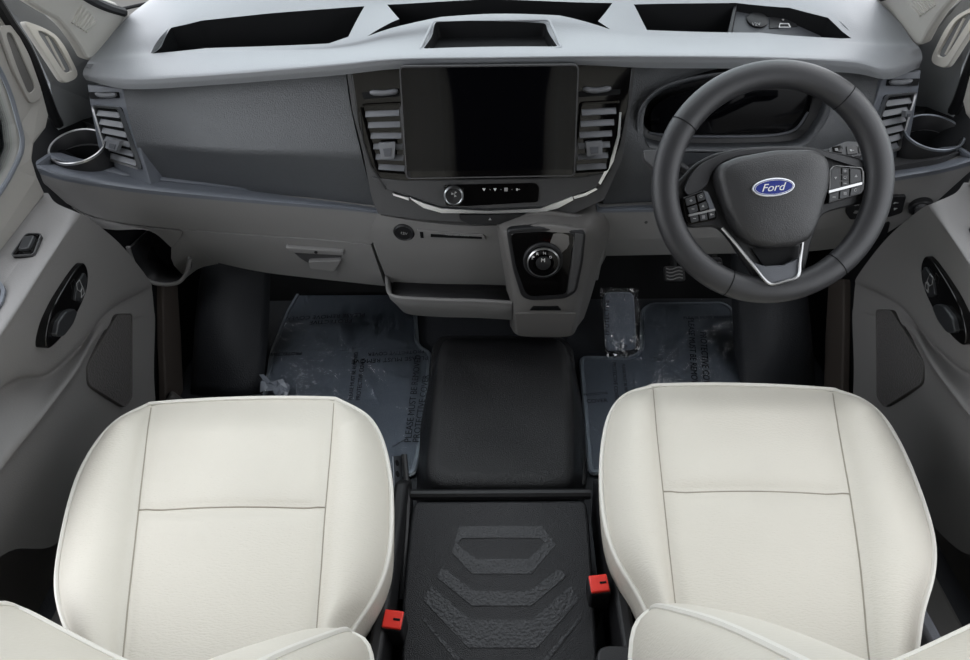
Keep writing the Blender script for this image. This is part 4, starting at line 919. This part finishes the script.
# ================================================================== SEATS
def seat(label, st, vseam, xc, yb, side, inner):
    """st: stations front to back (piping L, seam L, seam R, piping R) in pixels on the cushion."""
    t = thing('captain_chair', label, 'seat', V((xc, .40, FZ)), 'cream front seats')
    zp, zs = .405, .425
    rows = []
    for k, s in enumerate(st):
        z0 = zp-(.004 if k == 0 else 0)
        a = U(*s[0], z=z0); b = U(*s[1], z=zs-(.020 if k == 0 else 0)); d = U(*s[2], z=zs-(.020 if k == 0 else 0)); e = U(*s[3], z=z0)
        rows.append((a, b, d, e))
    NV = 72
    ca = [cr([r[i] for r in rows], NV) for i in range(4)]
    out_ = []; seamL = []; seamR = []; cross = []
    for v in range(NV):
        f = v/(NV-1); a, b, d, e = [ca[i][v] for i in range(4)]
        row = []
        edge = min(1, f/.16)
        for j in range(11):
            s = j/10; p = a.lerp(b, s); wb = math.sin(PI*min(1, s*1.0))
            p = p+V((0, 0, .030*edge*math.sin(PI*s)**.8 if 0 < s < 1 else 0)); 
            if j == 10: p = p-V((0, 0, .003))
            row.append(p)
        for j in range(1, 25):
            s = j/24; p = b.lerp(d, s); bow = math.sin(PI*s)
            cy = bow*.008*min(1, f*8)
            g = math.exp(-((f-vseam)/.010)**2)*.006+math.exp(-((f-vseam)/.035)**2)*.004
            p = p+V((0, (.006*bow)*(1-f)**3, cy-g*min(1, bow*3)))
            if j == 24: p = p-V((0, 0, .003))
            row.append(p)
        for j in range(1, 11):
            s = j/10; p = d.lerp(e, s)
            p = p+V((0, 0, .030*edge*math.sin(PI*s)**.8 if 0 < s < 1 else 0)); row.append(p)
        out_.append(row); seamL.append(row[10]); seamR.append(row[34])
        if abs(f-vseam) < .5/(NV-1)+1e-6: cross = row[10:35]
    # front roll and skirt round the outline
    n = len(out_[0])
    front = out_[0]
    mid = V((xc, .5, 0))
    bnd = [out_[v][0] for v in range(NV-1, -1, -1)]+front[1:-1]+[out_[v][-1] for v in range(NV)]
    def skirt(p, d, dz):
        q = p-mid; q.z = 0; return V((p.x, p.y, p.z-dz))+q.normalized()*d
    vs, fs = grid(out_)
    N = len(vs)
    ssk = [[skirt(p, .001, .010) for p in bnd], [skirt(p, .001, .035) for p in bnd], [skirt(p, -.006, .085) for p in bnd], [skirt(p, -.03, .12) for p in bnd]]
    idx = [v*n for v in range(NV-1, -1, -1)]+[j for j in range(1, n-1)]+[v*n+n-1 for v in range(NV)]
    m_ = len(bnd); prev = idx
    for r in ssk:
        cur = list(range(len(vs), len(vs)+m_)); vs += r
        for i in range(m_-1): fs.append([prev[i], prev[i+1], cur[i+1], cur[i]])
        prev = cur
    mk('cushion', vs, fs, M_seat, t, ang=180)
    ppt = [skirt(p, .001, -.001) for p in bnd]
    for _ in range(6): ppt = [ppt[0]]+[ppt[i]*.5+(ppt[i-1]+ppt[i+1])*.25 for i in range(1, len(ppt)-1)]+[ppt[-1]]
    tube('cushion_piping', cr(ppt, 150), .0042, M_pipe, t, seg=8)
    for s in (seamL, seamR): tube('cushion_seam', [p+V((0, 0, .0006)) for p in s[1:]], .0012, M_thread, t, seg=5)
    tube('cross_seam', [p+V((0, 0, .0005)) for p in cross], .0013, M_thread, t, seg=5)
    # backrest: horizontal sections, broad bolsters coming forward, chin overhanging the cushion
    so = side; ic_ = .046 if side < 0 else .070
    prof = [(-.20, -.16), (-.26, -.12), (-.278, -.03), (-.268, .045), (-.248, .075), (-.21, .068), (-.15, .046), (-.08, .020), (-.03, .004), (.03, -.002), (.08, .006), (.115, ic_*.35), (.15, ic_*.75), (.185, ic_), (.222, ic_*.95), (.248, ic_*.55), (.258, -.03), (.24, -.12), (.18, -.16)]
    SECS = ((.395, .5, .94, -.06), (.44, .75, .97, -.045), (.475, .95, .99, -.012), (.497, 1, 1, 0), (.53, 1, 1, -.006), (.62, 1, 1, -.045), (.74, .95, .98, -.10), (.86, .8, .94, -.16), (.96, .5, .86, -.21), (1.02, .25, .76, -.25))
    def sect(z, kk, ws, dy): return [V((xc-so*a*ws, yb+dy+(b*kk if b > 0 else b), z)) for a, b in prof]
    rs = lrows([sect(*q) for q in SECS], 64, 40)
    vs, fs = grid(rs); fs.append(list(range(64))); fs.append([len(vs)-64+i for i in range(64)][::-1])
    mk('backrest', vs, fs, M_seat, t, ang=180)
    chin = [p+V((0, .002, -.002)) for p in rs[13][8:-8]]
    tube('backrest_piping', chin, .0042, M_pipe, t, seg=8)
    for c_ in (17, 49): tube('bolster_piping', [rs[q][c_] for q in range(13, 39)], .0042, M_pipe, t, seg=8)
    # pedestal and side valances
    box('pedestal', (xc, .46, .15), (.40, .40, .20), M_black, t, bevel=.02)
    for s in (-1, 1):
        x0 = xc+s*.212
        pr = [V((x0, .18, .17)), V((x0, .60, .17)), V((x0, .64, .26)), V((x0, .60, .31)), V((x0, .30, .335)), V((x0, .20, .37)), V((x0, .12, .36))]
        prism('side_valance', pr, V((s*.022, 0, 0)), M_trim if s != inner else M_black, t, bevel=.006)
    return t
seat('cream leather passenger seat on the left with piped edges', [
    ((148, 406), (151, 404), (334, 399), (338, 401)), ((120, 420), (147, 430), (332, 428), (366, 416)), ((98, 443), (144, 456), (330, 454), (381, 440)), ((78, 480), (140, 490), (327, 488), (389, 475)),
    ((65, 530), (136, 526), (324, 523), (391, 510)), ((58, 575), (131, 570), (321, 567), (388, 558)), ((61, 606), (127, 606), (318, 606), (373, 598)), ((72, 636), (124, 637), (316, 637), (349, 634)), ((85, 660), (121, 668), (314, 670), (344, 668)), ((97, 690), (118, 705), (312, 708), (338, 700))],
    .40, -.40, .224, -1, 1)
seat('cream leather driver seat on the right behind the steering wheel', [
    ((650, 388), (653, 386), (833, 390), (837, 392)), ((625, 396), (655, 408), (836, 410), (862, 401)), ((610, 416), (657, 432), (840, 434), (884, 420)), ((603, 450), (660, 460), (845, 462), (904, 456)),
    ((602, 490), (663, 488), (850, 490), (921, 500)), ((607, 530), (667, 526), (856, 529), (932, 540)), ((619, 562), (671, 563), (861, 566), (931, 575)), ((637, 591), (675, 599), (865, 606), (921, 608)), ((650, 618), (678, 628), (868, 640), (916, 642)), ((661, 650), (681, 660), (872, 675), (912, 675)), ((670, 690), (684, 695), (876, 710), (908, 710))],
    .405, .42, .232, 1, -1)

# ---- belt buckles and seat-side hardware
def buckle(label, px, base, tilt):
    z0 = .335
    c = U(*px, z=z0); b_ = V(base)
    t = thing('belt_buckle', label, 'seat belt buckle', b_, 'red seat belt buckles')
    up = (c-b_).normalized(); x = V((1, tilt, 0)); x = (x-up*x.dot(up)).normalized(); y = up.cross(x)
    vs, fs = boxv(c-up*.045, x*.033, y*.030, up*.09); o = mk('body', vs, fs, M_black, t, bevel=.004, seg=3)
    # button face looks up and back to the cab
    vs, fs = boxv(c+up*.001, x*.029, y*.026, up*.008); mk('press_button', vs, fs, M_red, t, bevel=.002)
    vs, fs = boxv(c+up*.0055+x*.006, x*.010, y*.003, up*.001); mk('press_icon', vs, fs, M_dark, t)
    tube('stem', [b_, c-up*.08], .010, M_black, t)
buckle('red seat belt buckle beside the passenger seat, left of the centre box', (393, 620), (-.165, .36, .13), -.1)
buckle('red seat belt buckle beside the driver seat, right of the centre box', (599, 584), (.175, .42, .13), .1)
br = thing('seat_bracket', 'grey metal seat bracket with round holes right of the passenger cushion', 'bracket', V((-.15, .6, .2)))
bp_ = pl3(U(396, 458, z=.30), U(396, 500, z=.29), U(404, 470, z=.27))
q = plate('bar', bp_.pts([(393, 456), (402, 455), (403, 500), (395, 502)]), .004, M_metal, br, bevel=.001)
for a, b in ((397, 463), (397.5, 474)): lathe('bolt_hole', bp_.at(a, b, .0003), bp_.n, [(.006, -.001), (.006, .001), (0, .001)], M_dark, q, seg=14)
tube('rail', [U(404, 455, z=.29), U(408, 500, z=.27), U(402, 600, z=.25)], .006, M_black, br)
ar = thing('seat_hinge_cover', 'dark grey hinge cover at the bottom edge beside the driver seat bolster', 'hinge cover', U(618, 655, z=.36))
plate('shell', [U(a, b, z=.38) for a, b in [(597, 650), (606, 645), (632, 646), (640, 654), (640, 690), (598, 690)]], .08, M_black, ar, r=.01, bevel=.008, seg=3)
